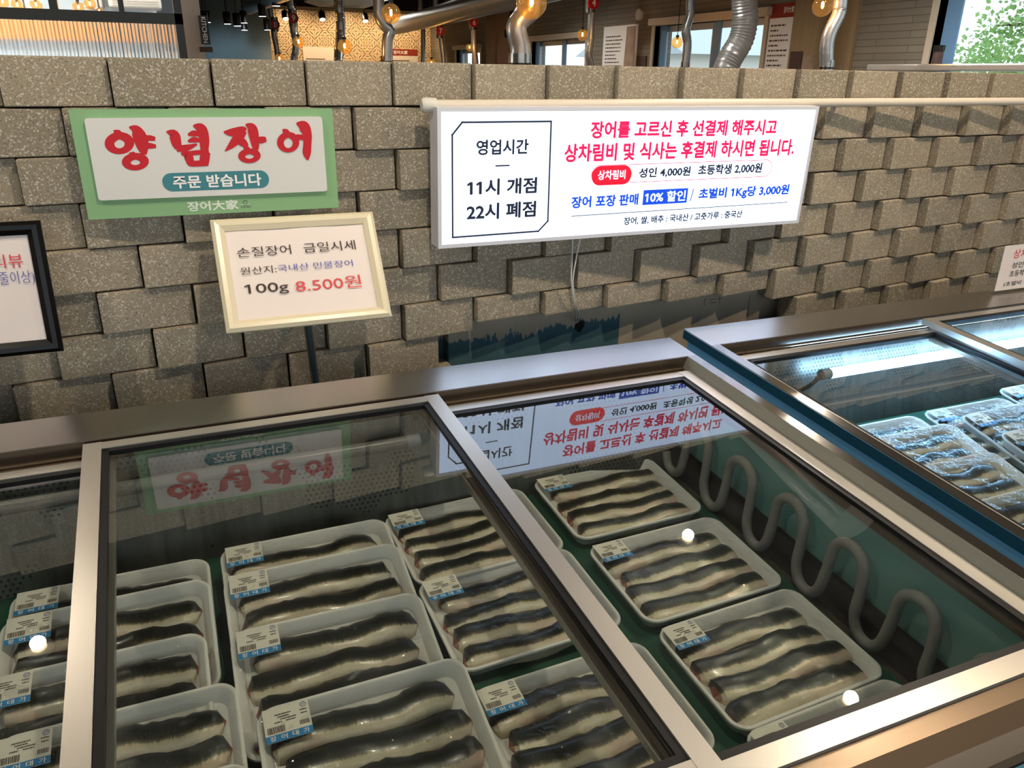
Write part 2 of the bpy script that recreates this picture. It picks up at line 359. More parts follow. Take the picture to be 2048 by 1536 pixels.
class Board:
    """flat lettering on a plane: origin o, ex to the right, ey up"""
    def __init__(s, o, ex, ey, lift=0.0006):
        s.o, s.ex, s.ey = Vector(o), Vector(ex).normalized(), Vector(ey).normalized(); s.ez = s.ex.cross(s.ey); s.lift = lift
    def P(s, x, y, k=1.0): return s.o + s.ex * x + s.ey * y + s.ez * (s.lift * k)
    def text(s, mb, body, x0, y0, x1, y1, bold=0.0, k=1.0, rot=0):
        vs, fs = text_geo(body, bold if bold < 0.015 else 0.008)
        if not vs: return
        if bold >= 0.015:     # heavier weight: overlay shifted copies of the same outline
            d = bold - 0.006; n = len(vs); base = list(vs); fs0 = list(fs); vs = []; fs = []
            for q, (dx, dy) in enumerate(((0, 0), (d, 0), (-d, 0), (0, d), (0, -d))):
                vs += [(v[0] + dx, v[1] + dy, 0.04 * q) for v in base]; fs += [tuple(i + n * q for i in f) for f in fs0]
        if body == ' ': return
        if rot: vs = [(v[1], -v[0], v[2]) for v in vs]
        xs = [v[0] for v in vs]; ys = [v[1] for v in vs]
        ax, bx, ay, by = min(xs), max(xs), min(ys), max(ys)
        mb.add([s.P(x0 + (v[0] - ax) / max(bx - ax, 1e-6) * (x1 - x0), y0 + (v[1] - ay) / max(by - ay, 1e-6) * (y1 - y0), k + v[2]) for v in vs], fs)
    def poly(s, mb, pts, k=1.0): mb.add([s.P(p[0], p[1], k) for p in pts], [tuple(range(len(pts)))])
    def rect(s, mb, x0, y0, x1, y1, k=1.0): s.poly(mb, [(x0, y0), (x1, y0), (x1, y1), (x0, y1)], k)
    def line(s, mb, pts, th, k=1.0, closed=False):
        n = len(pts)
        for i in range(n if closed else n - 1):
            a = Vector((*pts[i], 0)); b = Vector((*pts[(i + 1) % n], 0)); d = (b - a).normalized(); q = Vector((-d.y, d.x, 0)) * th / 2; e = d * th / 2
            s.poly(mb, [(a - q - e)[:2], (b - q + e)[:2], (b + q + e)[:2], (a + q - e)[:2]], k)
    def ribbon(s, mb, pts, k=1.0):
        s.cnt = getattr(s, 'cnt', 0) + 1; k = 1 + 0.06 * s.cnt
        """brush stroke: list of (x, y, width)"""
        L = []
        for i, p in enumerate(pts):
            a = Vector(pts[max(i - 1, 0)][:2]); b = Vector(pts[min(i + 1, len(pts) - 1)][:2]); d = (b - a).normalized(); q = Vector((-d.y, d.x)) * p[2] / 2
            L.append((Vector(p[:2]) + q, Vector(p[:2]) - q))
        for i in range(len(L) - 1): s.poly(mb, [L[i][1], L[i + 1][1], L[i + 1][0], L[i][0]], k)
def rrect(x0, y0, x1, y1, r, seg=6):
    o = []
    for cx, cy, a0 in ((x1 - r, y1 - r, 0), (x0 + r, y1 - r, 90), (x0 + r, y0 + r, 180), (x1 - r, y0 + r, 270)):
        for i in range(seg + 1):
            a = math.radians(a0 + 90 * i / seg); o.append((cx + r * math.cos(a), cy + r * math.sin(a)))
    return o
def smooth_path(pts, n=6):
    pts = [Vector(p) for p in pts]; o = []
    for i in range(len(pts) - 1):
        p0, p1, p2, p3 = pts[max(i - 1, 0)], pts[i], pts[i + 1], pts[min(i + 2, len(pts) - 1)]
        for k in range(n):
            t_ = k / n; o.append(0.5 * ((2 * p1) + (p2 - p0) * t_ + (2 * p0 - 5 * p1 + 4 * p2 - p3) * t_ ** 2 + (-p0 + 3 * p1 - 3 * p2 + p3) * t_ ** 3))
    o.append(pts[-1]); return o

# ------------------------------------------------------------------ the shell
struct(MB().box((-4.5, -3.2, -0.1), (4.9, 13.3, 0.0)).build('floor', 'floor_tile'))
struct(MB().box((-4.5, -3.2, 2.7), (4.9, 13.3, 2.8)).build('ceiling', 'ceiling_dark'))
struct(MB().box((-4.5, -3.3, 0), (-2.6, -3.2, 2.7)).box((3.4, -3.3, 0), (4.9, -3.2, 2.7)).box((-2.6, -3.3, 2.1), (3.4, -3.2, 2.7)).box((-2.6, -3.3, 0), (3.4, -3.2, 0.9)).build('wall_daylight_block', 'grey_paint'))  # unseen wall added to limit daylight; its opening lets in soft front fill
XR = 4.6
def wall_with_holes(name, mat, holes, y0, y1, z1):
    mb = MB(); ys = sorted({y0, y1} | {h[0] for h in holes} | {h[1] for h in holes})
    for a, b in zip(ys, ys[1:]):
        hs = [h for h in holes if h[0] <= a + 1e-6 and h[1] >= b - 1e-6]
        if hs:
            h = hs[0]
            mb.box((XR, a, 0), (XR + 0.2, b, h[2])); mb.box((XR, a, h[3]), (XR + 0.2, b, z1))
        else: mb.box((XR, a, 0), (XR + 0.2, b, z1))
    return struct(mb.build(name, mat))
WINS = [(-1.2, 2.16, 0.95, 2.25), (3.82, 5.48, 0.95, 1.96), (6.95, 8.5, 0.95, 1.9), (10.45, 11.6, 0.95, 1.86)]
wall_with_holes('wall_right', 'stone_planks', WINS, -3.2, 13.2, 2.7)
struct(MB().box((1.14, 13.0, 0), (4.6, 13.2, 2.7)).build('wall_back', 'ornament_tiles'))
struct(MB().box((-4.5, 8.2, 0), (1.2, 8.4, 2.7)).build('wall_kitchen', 'kitchen_paint'))
struct(MB().box((1.14, 8.4, 0), (1.2, 13.0, 2.7)).build('wall_kitchen_side', 'kitchen_paint'))
struct(MB().box((-4.5, -3.2, 0), (-4.4, 8.3, 2.7)).build('wall_left', 'grey_paint'))
struct(MB().box((XR - 0.03, 2.81, 0), (XR, 3.46, 2.7)).build('pillar_wood', 'wood_panel'))
struct(MB().box((XR - 0.12, 9.0, 0), (XR, 9.9, 2.7)).build('pillar_far', 'poster_dark'))
struct(MB().box((1.3, 12.2, 2.46), (4.6, 13.0, 2.7)).build('trim_bulkhead', 'ceiling_dark'))

def window(name, y0, y1, z0, z1, sashes, roller=True):
    r = empty(name, (XR, (y0 + y1) / 2, z0)); struct(r)
    fr = MB()
    X0, X1 = XR - 0.015, XR + 0.12
    for a, b in (((X0, y0 - 0.045, z0 - 0.04), (X1, y0, z1 + 0.04)), ((X0, y1, z0 - 0.04), (X1, y1 + 0.045, z1 + 0.04)), ((X0, y0, z1), (X1, y1, z1 + 0.04)), ((X0, y0, z0 - 0.04), (X1, y1, z0))): fr.box(a, b)
    fr.build('window_casing', 'casing', r)
    n = len(sashes) - 1
    for i in range(n):
        a, b = sashes[i], sashes[i + 1]; sx = XR + 0.06 + 0.03 * (i % 2)
        s_ = MB(); t_ = 0.055
        for p, q in (((sx, a, z0), (sx + 0.03, a + t_, z1)), ((sx, b - t_, z0), (sx + 0.03, b, z1)), ((sx, a + t_, z1 - t_), (sx + 0.03, b - t_, z1)), ((sx, a + t_, z0), (sx + 0.03, b - t_, z0 + t_))): s_.box(p, q)
        so = s_.build('sash', 'sash', r)
        MB().box((sx + 0.012, a + t_, z0 + t_), (sx + 0.018, b - t_, z1 - t_)).build('pane', 'window_glass', so)
    # inner edges of the sliding sash, blue daylight put into their colour
    d = MB()
    for a in sashes[1:]: d.box((XR + 0.045, a - 0.13, z0), (XR + 0.06, a - 0.02, z1))
    d.build('sliding_edge', 'sash_blue_lit', r)
    if roller: MB().box((XR - 0.06, y0 - 0.08, z1 + 0.005), (XR - 0.005, y1 + 0.05, z1 + 0.065)).build('blind_cassette', 'roller', r)
window('window_1', *WINS[0], (-1.2, 0.5, 2.16), False)
window('window_2', *WINS[1], (3.82, 4.6, 5.48))
window('window_3', *WINS[2], (6.95, 7.7, 8.5))
window('window_4', *WINS[3], (10.45, 11.0, 11.6))
tag(MB().box((4.28, -1.0, 1.548), (4.585, 2.36, 1.588), bevel=0.008).build('metal_ledge', 'alu_light'), 'stainless steel shelf ledge under the big window with the tree', 'shelf')

# block wall ------------------------------------------------------
BX0, BP, RH, ZT = -0.0958, 0.192, 0.0935, 1.428
mb = MB(); mb.att = []
for k in range(-1, 9):
    zt = ZT - RH * k           # top of course k (k = -1 is the cap course)
    off = BX0 + (0.096 if (k % 2 == 0) else 0.0)
    for i in range(-8, 18):
        x0 = off + BP * i; x1 = x0 + 0.1895
        z1 = zt - 0.0015; z0 = zt - RH + 0.0015
        if k == -1: z0, z1 = ZT + 0.0015, ZT + RH
        else: z0, z1 = ZT - RH * (k + 1) + 0.0015, ZT - RH * k - 0.0015
        cx = (x0 + x1) / 2
        if 0.60 < cx < 1.66:
            if k >= 6: continue
            if k == 5: z0 = 0.897
        elif k >= 6 and x0 < 0.60 < x1: x1 = 0.614
        elif k >= 6 and x0 < 1.66 < x1: x0 = 1.654
        if k >= 6 and x0 < 0.614 < x1: x1 = 0.614
        ang = math.radians(8.5 + random.uniform(-1.3, 1.3)) if k >= 0 else math.radians(5.5 + random.uniform(-0.8, 0.8))
        dep = 0.085
        vs, fs = bevel_box(round(x1 - x0, 5), dep, round(z1 - z0, 5), 0.0032)
        yo = random.uniform(-0.002, 0.002); tn = random.random(); ca, sa = math.cos(ang), math.sin(ang)
        jz = random.uniform(-0.0008, 0.0008)
        # hinge at the right end, the left end stands proud of the wall
        out = []
        for p in vs:
            lx = p[0] - (x1 - x0); ly = p[1]
            out.append((x1 + lx * ca - ly * sa * 0.0 , ly + lx * sa + yo, z0 + p[2] + jz))
        mb.add(out, fs); mb.att += [tn] * len(out)
struct(mb.build('wall_front', 'concrete_block', origin=(0, 0, 0)))
struct(MB().box((-4.4, 0.088, 0), (3.35, 0.2, 1.50)).build('wall_front_backing', 'plaster', origin=(0, 0, 0)))
struct(MB().box((0.616, 0.045, 0.55), (1.652, 0.088, 0.905)).build('wall_front_patch', 'plaster', origin=(0, 0, 0)))
hole = MB(); cx, cz = 1.008, 0.832
pts = [(0.0, 0.022), (0.006, 0.012), (0.016, 0.010), (0.014, -0.004), (0.009, -0.008), (0.006, -0.017), (-0.004, -0.014), (-0.005, -0.008), (-0.012, -0.008), (-0.010, 0.006), (-0.003, 0.008)]
hole.prism([(cx + p[0] * 1.2, cz + p[1] * 1.2) for p in pts], (1, 0, 0), (0, 0, 1), (0, 0.0438, 0), 0.001, (0, 1, 0))
struct(hole.build('wall_front_hole_patch', 'black'))  # flat black patch painted for the dark inside of the hole
scr = MB(); B_ = Board((0, 0.0445, 0), (1, 0, 0), (0, 0, 1), 0.0005)
for pts in ([(1.44, 0.872), (1.435, 0.862), (1.437, 0.850)], [(1.455, 0.866), (1.475, 0.868)], [(1.456, 0.856), (1.478, 0.857)], [(1.49, 0.872), (1.492, 0.852)], [(1.484, 0.866), (1.50, 0.868)], [(1.45, 0.886), (1.52, 0.893)], [(1.605, 0.868), (1.606, 0.80)]): B_.line(scr, pts, 0.0016)
struct(scr.build('wall_front_pencil_marks', 'print_dark'))

# white curtain pipe above the light sign --------------------------
pipe = empty('curtain_rail', (1.5, -0.062, 1.4365)); tag(pipe, 'long white round rail running along the block wall above the lit sign', 'rail')
MB().tube([(0.56, -0.062, 1.4325), (3.3, -0.062, 1.4425)], 0.0115, 16).build('rail_tube', 'white_pipe', pipe, True)
MB().tube([(0.528, -0.062, 1.4324), (0.534, -0.062, 1.4324), (0.562, -0.062, 1.4325)], [0.012, 0.0165, 0.0155], 18).build('end_cap', 'white_cap', pipe, True)
for x in (0.75, 1.75, 2.75): MB().box((x, -0.06, 1.425), (x + 0.02, 0.0, 1.433)).build('wall_bracket', 'white_pipe', pipe)

# lit sign ---------------------------------------------------------
SO = Vector((0, -0.1, 1.43)); sdn = Vector((0, 0.015, -0.318)).normalized()
sn = Vector((1, 0, 0)).cross(-sdn)            # outward normal, towards the room
sign = empty('light_box_sign', (1.1, -0.06, 1.11)); tag(sign, 'glowing white opening hours and price sign hung on the block wall', 'sign')
SX0, SX1, ST, SB = 0.5525, 1.636, 0.001, 0.319
def sp(x, d, h): return SO + Vector((1, 0, 0)) * x + sdn * d + sn * h
def sbox(mb, x0, d0_, x1, d1_, h0, h1):
    mb.add([sp(x0, d1_, h0), sp(x1, d1_, h0), sp(x1, d0_, h0), sp(x0, d0_, h0), sp(x0, d1_, h1), sp(x1, d1_, h1), sp(x1, d0_, h1), sp(x0, d0_, h1)],
           [(3, 2, 1, 0), (4, 5, 6, 7), (0, 1, 5, 4), (1, 2, 6, 5), (2, 3, 7, 6), (3, 0, 4, 7)])
m_ = MB(); sbox(m_, SX0, ST, SX1, SB, -0.055, -0.003); m_.build('box', 'sign_box', sign)
m_ = MB(); e = 0.009
for a in ((SX0, ST, SX1, ST + e), (SX0, SB - e, SX1, SB), (SX0, ST + e, SX0 + e, SB - e), (SX1 - e, ST + e, SX1, SB - e)): sbox(m_, *a, -0.003, 0.002)
m_.build('edge_frame', 'sign_box', sign)
m_ = MB(); sbox(m_, SX0 + e, ST + e, SX1 - e, SB - e, -0.004, -0.001); m_.build('lit_face', 'sign_face', sign)
SBd = Board(SO - sn * 0.001, (1, 0, 0), -sdn, 0.0006)
def T(mb, s, x0, d1, x1, d0_, bold=0.0, k=1.0): SBd.text(mb, s, x0, -d1, x1, -d0_, bold, k)
red = MB(); T(red, '장어를 고르신 후 선결제 해주시고', 0.9408, 0.0743, 1.5048, 0.0330, 0.036); T(red, '상차림비 및 식사는 후결제 하시면 됩니다.', 0.873, 0.1287, 1.5758, 0.0845, 0.036)
red.build('red_lettering', 'ink_red', sign)
pil = MB(); SBd.poly(pil, rrect(0.9523, -0.1875, 1.0668, -0.1395, 0.0238, 8)); SBd.line(pil, rrect(0.9523, -0.1830, 1.5085, -0.1385, 0.022, 8), 0.0016, 1.0, True)
pil.build('red_pill', 'ink_red2', sign)
wh = MB(); T(wh, '상차림비', 0.9697, 0.1738, 1.0484, 0.1505, 0.02, 2.0); wh.build('white_lettering', 'ink_white', sign); wh = MB()
blu = MB(); SBd.rect(blu, 1.1071, -0.2428, 1.2437, -0.2043)
T(blu, '장어 포장 판매', 0.9003, 0.2416, 1.0937, 0.2115, 0.040); T(blu, '/', 1.2532, 0.2395, 1.2625, 0.2066, 0.01); T(blu, '초벌비 1Kg당 3,000원', 1.2791, 0.2400, 1.5824, 0.2065, 0.040)
blu.build('blue_lettering', 'ink_blue', sign)
T(wh, '10% 할인', 1.1129, 0.2371, 1.2377, 0.2091, 0.02, 2.0); wh.build('white_lettering', 'ink_white', sign)
dk = MB(); T(dk, '성인 4,000원', 1.0878, 0.1740, 1.2444, 0.1480, 0.034); T(dk, '초등학생 2,000원', 1.268, 0.1735, 1.4759, 0.1455, 0.034)
SBd.line(dk, [(0.9034, -0.2605), (1.5834, -0.2575)], 0.0020)
T(dk, '장어, 쌀, 배추 : 국내산 / 고춧가루 : 중국산', 1.0558, 0.2930, 1.4329, 0.2715, 0.03)
SBd.line(dk, [(0.6118, -0.0330), (0.8340, -0.0330), (0.8380, -0.2690), (0.8132, -0.2930), (0.5892, -0.2944), (0.5882, -0.0600)], 0.0042, 1.0, True)
T(dk, '영업시간', 0.6465, 0.1062, 0.7783, 0.0715, 0.028); SBd.rect(dk, 0.6947, -0.1330, 0.7308, -0.1295); T(dk, '11시 개점', 0.6247, 0.1990, 0.8042, 0.1603, 0.030); T(dk, '22시 폐점', 0.6237, 0.2565, 0.8043, 0.2170, 0.030)
dk.build('black_lettering', 'ink_dark', sign)

cab = empty('sign_cable', (0.95, -0.03, 0.84)); tag(cab, 'thin white twin cable dangling from the lit sign into a hole in the wall', 'cable')
MB().tube(smooth_path([(0.936, -0.035, 1.125), (0.933, -0.042, 1.05), (0.932, -0.045, 0.995), (0.948, -0.035, 0.93), (0.975, 0.0, 0.885), (0.999, 0.045, 0.845)]), 0.0022, 8).build('wire', 'cable', cab, True)
MB().tube(smooth_path([(0.962, -0.035, 1.125), (0.945, -0.045, 1.06), (0.936, -0.047, 0.995), (0.953, -0.032, 0.93), (0.983, 0.0, 0.885), (1.007, 0.045, 0.845)]), 0.0022, 8).build('wire', 'cable', cab, True)

# green sign -------------------------------------------------------
gs = empty('menu_sign', (0.077, -0.045, 1.213)); tag(gs, 'pale green sign board with large red brush lettering on a white panel', 'sign')
MB().box((-0.176, -0.049, 1.2135), (0.331, -0.045, 1.426)).build('green_board', 'print_green', gs)
MB().prism(rrect(-0.151, 1.252, 0.307, 1.4095, 0.006), (1, 0, 0), (0, 0, 1), (0, -0.049, 0), 0.007, (0, -1, 0)).build('white_panel', 'print_board', gs)
GB = Board((0, -0.0560, 0), (1, 0, 0), (0, 0, 1), 0.0006)
m_ = MB()
def gx(cx): return -0.151 + (cx - 497) / 1383 * 0.458
def gp(cx, cy):   # design pixels of the printed panel -> board metres, straightened from the slanted outline
    fy = (cy - 686) / 460.0; xl = 497 + fy * 78; xr = 1880 + fy * 30
    return (-0.151 + (cx - xl) / (xr - xl) * 0.458, 1.4095 - fy * 0.1575 * (1.0 if True else 0))
def brush(pts):
    L = []
    for x, y, wd in pts: a = gp(x, y); L.append((a[0], a[1], wd * 0.00043))
    P3 = smooth_path([(p[0], p[1], p[2]) for p in L], 5); GB.ribbon(m_, [tuple(p) for p in P3])
def ring(cx, cy, rx, ry, wd, tipx=0, tipy=0):
    n = 22; out = []; inn = []
    for i in range(n + 1):
        a = math.pi * 2 * i / n - math.pi / 2
        ox, oy = cx + rx * math.cos(a), cy + ry * math.sin(a)
        q = max(0.0, -math.sin(a)) ** 3
        ix, iy = cx + (rx - wd) * math.cos(a) * (1 - 0.55 * q), cy + 4 + (ry - wd * 0.72) * math.sin(a)
        out.append(gp(ox, oy)); inn.append(gp(ix, iy))
    GB.cnt = getattr(GB, 'cnt', 0) + 1
    for i in range(n): GB.poly(m_, [out[i], out[i + 1], inn[i + 1], inn[i]], 1 + 0.06 * GB.cnt)
ring(686, 824, 80, 62, 52); brush([(655, 752, 4), (672, 766, 34), (690, 782, 30)])
brush([(738, 736, 6), (775, 752, 46), (800, 800, 62), (812, 850, 50), (820, 892, 22)]); brush([(808, 800, 20), (850, 798, 26), (882, 804, 18)]); brush([(812, 845, 20), (852, 842, 26), (886, 846, 16)])
ring(772, 930, 74, 50, 48); brush([(738, 880, 4), (752, 888, 26), (770, 892, 24)])
m_.build('brush_character', 'print_red', gs); m_ = MB()
brush([(944, 764, 6), (985, 780, 46), (1000, 830, 44), (1012, 862, 30)]); brush([(1000, 862, 28), (1055, 858, 30), (1118, 838, 8)]); brush([(1066, 784, 10), (1100, 776, 28), (1140, 782, 16)]); brush([(1066, 822, 10), (1100, 812, 26), (1140, 818, 14)])
brush([(1096, 732, 8), (1138, 748, 50), (1158, 800, 46), (1160, 850, 40), (1158, 890, 30)])
brush([(1026, 890, 10), (1062, 898, 40), (1078, 940, 36), (1086, 958, 28)]); brush([(1060, 892, 22), (1120, 886, 22), (1186, 884, 22)]); brush([(1166, 884, 44), (1160, 930, 44), (1156, 958, 40)]); brush([(1074, 950, 26), (1120, 950, 28), (1180, 948, 28)])
m_.build('brush_character', 'print_red', gs); m_ = MB()
brush([(1274, 770, 8), (1315, 774, 34), (1385, 760, 34), (1405, 766, 20)]); brush([(1392, 762, 34), (1362, 800, 46), (1320, 846, 30), (1280, 882, 4)]); brush([(1342, 818, 20), (1384, 832, 40), (1412, 858, 18)])
brush([(1404, 728, 8), (1440, 748, 46), (1454, 800, 46), (1462, 850, 36), (1464, 880, 24)]); brush([(1462, 828, 16), (1495, 820, 32), (1528, 816, 22)])
ring(1426, 912, 68, 44, 42); brush([(1390, 862, 4), (1405, 870, 26), (1424, 876, 22)])
m_.build('brush_character', 'print_red', gs); m_ = MB()
ring(1664, 836, 70, 62, 42); brush([(1630, 758, 4), (1646, 772, 30), (1664, 786, 26)])
brush([(1716, 724, 8), (1760, 742, 54), (1784, 790, 44), (1784, 850, 40), (1780, 905, 40), (1786, 946, 10)]); brush([(1714, 800, 18), (1745, 808, 26), (1776, 812, 20)])
m_.build('brush_character', 'print_red', gs)
m_ = MB(); GB.poly(m_, rrect(-0.028, 1.2645, 0.184, 1.3015, 0.0182, 8)); m_.build('teal_pill', 'print_teal', gs)
m_ = MB(); GB.text(m_, '주문 받습니다', -0.008, 1.2695, 0.168, 1.2960, 0.025, 2.0); m_.build('pill_lettering', 'print_white', gs)
m_ = MB(); GL = Board((0, -0.049, 0), (1, 0, 0), (0, 0, 1), 0.0006); GL.text(m_, '장어大家', 0.013, 1.2205, 0.116, 1.2415, 0.03)
for ex_ in (0.1215, 0.1285, 0.1355): GL.line(m_, rrect(ex_, 1.2235, ex_ + 0.005, 1.2275, 0.0015, 3), 0.0009, 1, True)
GL.line(m_, rrect(0.1265, 1.2305, 0.1345, 1.2385, 0.004, 5), 0.0011, 1, True); GL.line(m_, [(0.121, 1.2300), (0.1405, 1.2300)], 0.001)
m_.build('logo_lettering', 'print_logo', gs)

# framed notices ---------------------------------------------------
def framed(name, o, ex, ey, W_, H_, fw_, fmat, pmat='paper', th=0.014):
    """moulded frame with paper; o = top-left corner of the outer edge, ey pointing up"""
    o, ex, ey = Vector(o), Vector(ex).normalized(), Vector(ey).normalized(); ez = ex.cross(ey)
    m = MB(); prof = [(0.0, 0.0), (0.0, th * 0.55), (fw_ * 0.28, th), (fw_ * 0.62, th * 0.92), (fw_, th * 0.35), (fw_, 0.0)]
    cs = [(0, 0, 1, -1), (W_, 0, -1, -1), (W_, -H_, -1, 1), (0, -H_, 1, 1)]
    rings = [[o + ex * (cx + sx * a) + ey * (cy + sy * a) + ez * h for a, h in prof] for cx, cy, sx, sy in cs]
    n = len(prof); vs = [p for r_ in rings for p in r_]; fs = []
    for i in range(4):
        j = (i + 1) % 4
        for k in range(n): k2 = (k + 1) % n; fs.append((i * n + k, i * n + k2, j * n + k2, j * n + k))
    m.add(vs, fs)
    p = MB(); b = Board(o + ez * 0.0015, ex, ey, 0.0); q = fw_ * 0.9
    N = 10; g = [[b.P(q + (W_ - 2 * q) * i / N, -q - (H_ - 2 * q) * j / N) + ez * (0.0012 * math.sin(i * 1.3 + j * 0.8) * (0 < i < N)) for i in range(N + 1)] for j in range(N + 1)]
    p.add([c for r_ in g for c in r_], [(j * (N + 1) + i, (j + 1) * (N + 1) + i, (j + 1) * (N + 1) + i + 1, j * (N + 1) + i + 1) for j in range(N) for i in range(N)])
    bk = MB(); bk.prism([(0.002, -0.002), (W_ - 0.002, -0.002), (W_ - 0.002, -H_ + 0.002), (0.002, -H_ + 0.002)][::-1], ex, ey, o, 0.004, -ez)
    return m, p, bk, Board(o + ez * 0.0042, ex, ey, 0.0003)
st = empty('price_stand', (0.24, -0.1, 0.0)); tag(st, 'cream framed eel price notice tilted on a chrome pole behind the near freezer', 'notice')
m, p, bk, PB = framed('f', (0.0535, -0.06, 1.1994), (1, 0, 0), (0, 0.5543, 0.8323), 0.350, 0.2526, 0.026, 'cream_frame')
m.build('frame', 'cream_frame', st); p.build('paper_sheet', 'paper', st, True); bk.build('back_board', 'print_white', st)
def PT(mb, s, x0, d1, x1, d0_, bold=0.0): PB.text(mb, s, x0 - 0.0535, -d1, x1 - 0.0535, -d0_, bold)
for a_ in (('손질장어', 0.0982, 0.0875, 0.2102, 0.0655, -0.001), ('금일시세', 0.2374, 0.0875, 0.3516, 0.0645, -0.001), ('원산지:', 0.0993, 0.1275, 0.1731, 0.1103, -0.003), ('100g', 0.1024, 0.1765, 0.1924, 0.1494, 0.0)):
    m_ = MB(); PT(m_, *a_); m_.build('dark_lettering', 'print_dark', st)
m_ = MB(); PT(m_, '국내산 민물장어', 0.176, 0.1265, 0.3385, 0.1105, -0.006); m_.build('blue_lettering', 'print_blue', st)
m_ = MB(); PT(m_, '8.500원', 0.2076, 0.1760, 0.3499, 0.1470, 0.0); m_.build('red_lettering', 'print_pale_red', st)
MB().tube([(0.2415, -0.085, 0.012), (0.2415, -0.085, 0.80), (0.2315, -0.100, 1.0)], 0.0098, 16).build('pole', 'stainless', st, True)
MB().tube([(0.2415, -0.14, 0.0), (0.2415, -0.14, 0.010), (0.2415, -0.14, 0.014)], [0.11, 0.11, 0.02], 28).build('pole_base', 'black_rubber', st, True)

bfm = empty('black_framed_notice', (-0.4, -0.12, 0.97)); tag(bfm, 'black framed notice with pink and handwritten lines at the left edge of the wall', 'notice')
m, p, bk, KB = framed('f', (-0.5935, -0.10, 1.2255), (1, 0, 0), (0, 0.16, 0.987), 0.340, 0.256, 0.026, 'black_frame')
m.build('frame', 'black_frame', bfm); p.build('paper_sheet', 'paper', bfm, True); bk.build('back_board', 'black', bfm)
m_ = MB(); KB.text(m_, '리뷰', -0.345 + 0.5935, -0.087, -0.295 + 0.5935, -0.0605, 0.0); m_.build('pink_lettering', 'print_pale_red', bfm)
m_ = MB(); KB.text(m_, '줄이상)', -0.340 + 0.5935, -0.122, -0.281 + 0.5935, -0.093, -0.012); m_.build('handwriting', 'print_blue', bfm)
m_ = MB(); m_.tube([(-0.43, -0.098, 0.012), (-0.43, -0.098, 1.05)], 0.0098, 16); m_.tube([(-0.43, -0.13, 0.0), (-0.43, -0.13, 0.012)], 0.1, 24); m_.build('stand_pole', 'stainless', bfm, True)

AX, AY, AZ = 2.082, -0.402, 0.942
ac = empty('acrylic_notice', (AX + 0.12, AY, AZ)); tag(ac, 'clear acrylic menu stand with a white paper on the far freezer ledge', 'notice')
m_ = MB(); m_.box((AX, AY, AZ), (AX + 0.25, AY + 0.0025, AZ + 0.137)); m_.build('upright', 'acrylic', ac)
MB().box((AX, AY + 0.0025, AZ - 0.0005), (AX + 0.25, AY + 0.07, AZ + 0.002)).build('foot', 'acrylic', ac)
MB().box((AX + 0.003, AY - 0.002, AZ + 0.006), (AX + 0.247, AY - 0.0007, AZ + 0.134)).build('paper_sheet', 'paper', ac)
AB = Board((AX, AY - 0.002, AZ), (1, 0, 0), (0, 0, 1), 0.0005)
m_ = MB(); AB.text(m_, '상차림비', 0.043, 0.096, 0.158, 0.122, 0.01); m_.build('red_lettering', 'print_pale_red', ac)
m_ = MB(); AB.text(m_, '성인 4,000', 0.048, 0.067, 0.166, 0.085, 0.01); AB.text(m_, '초등학생', 0.047, 0.043, 0.125, 0.061, 0.01); AB.text(m_, '(초벌비 한 판', 0.033, 0.015, 0.166, 0.030, 0.01); m_.build('dark_lettering', 'print_dark', ac)

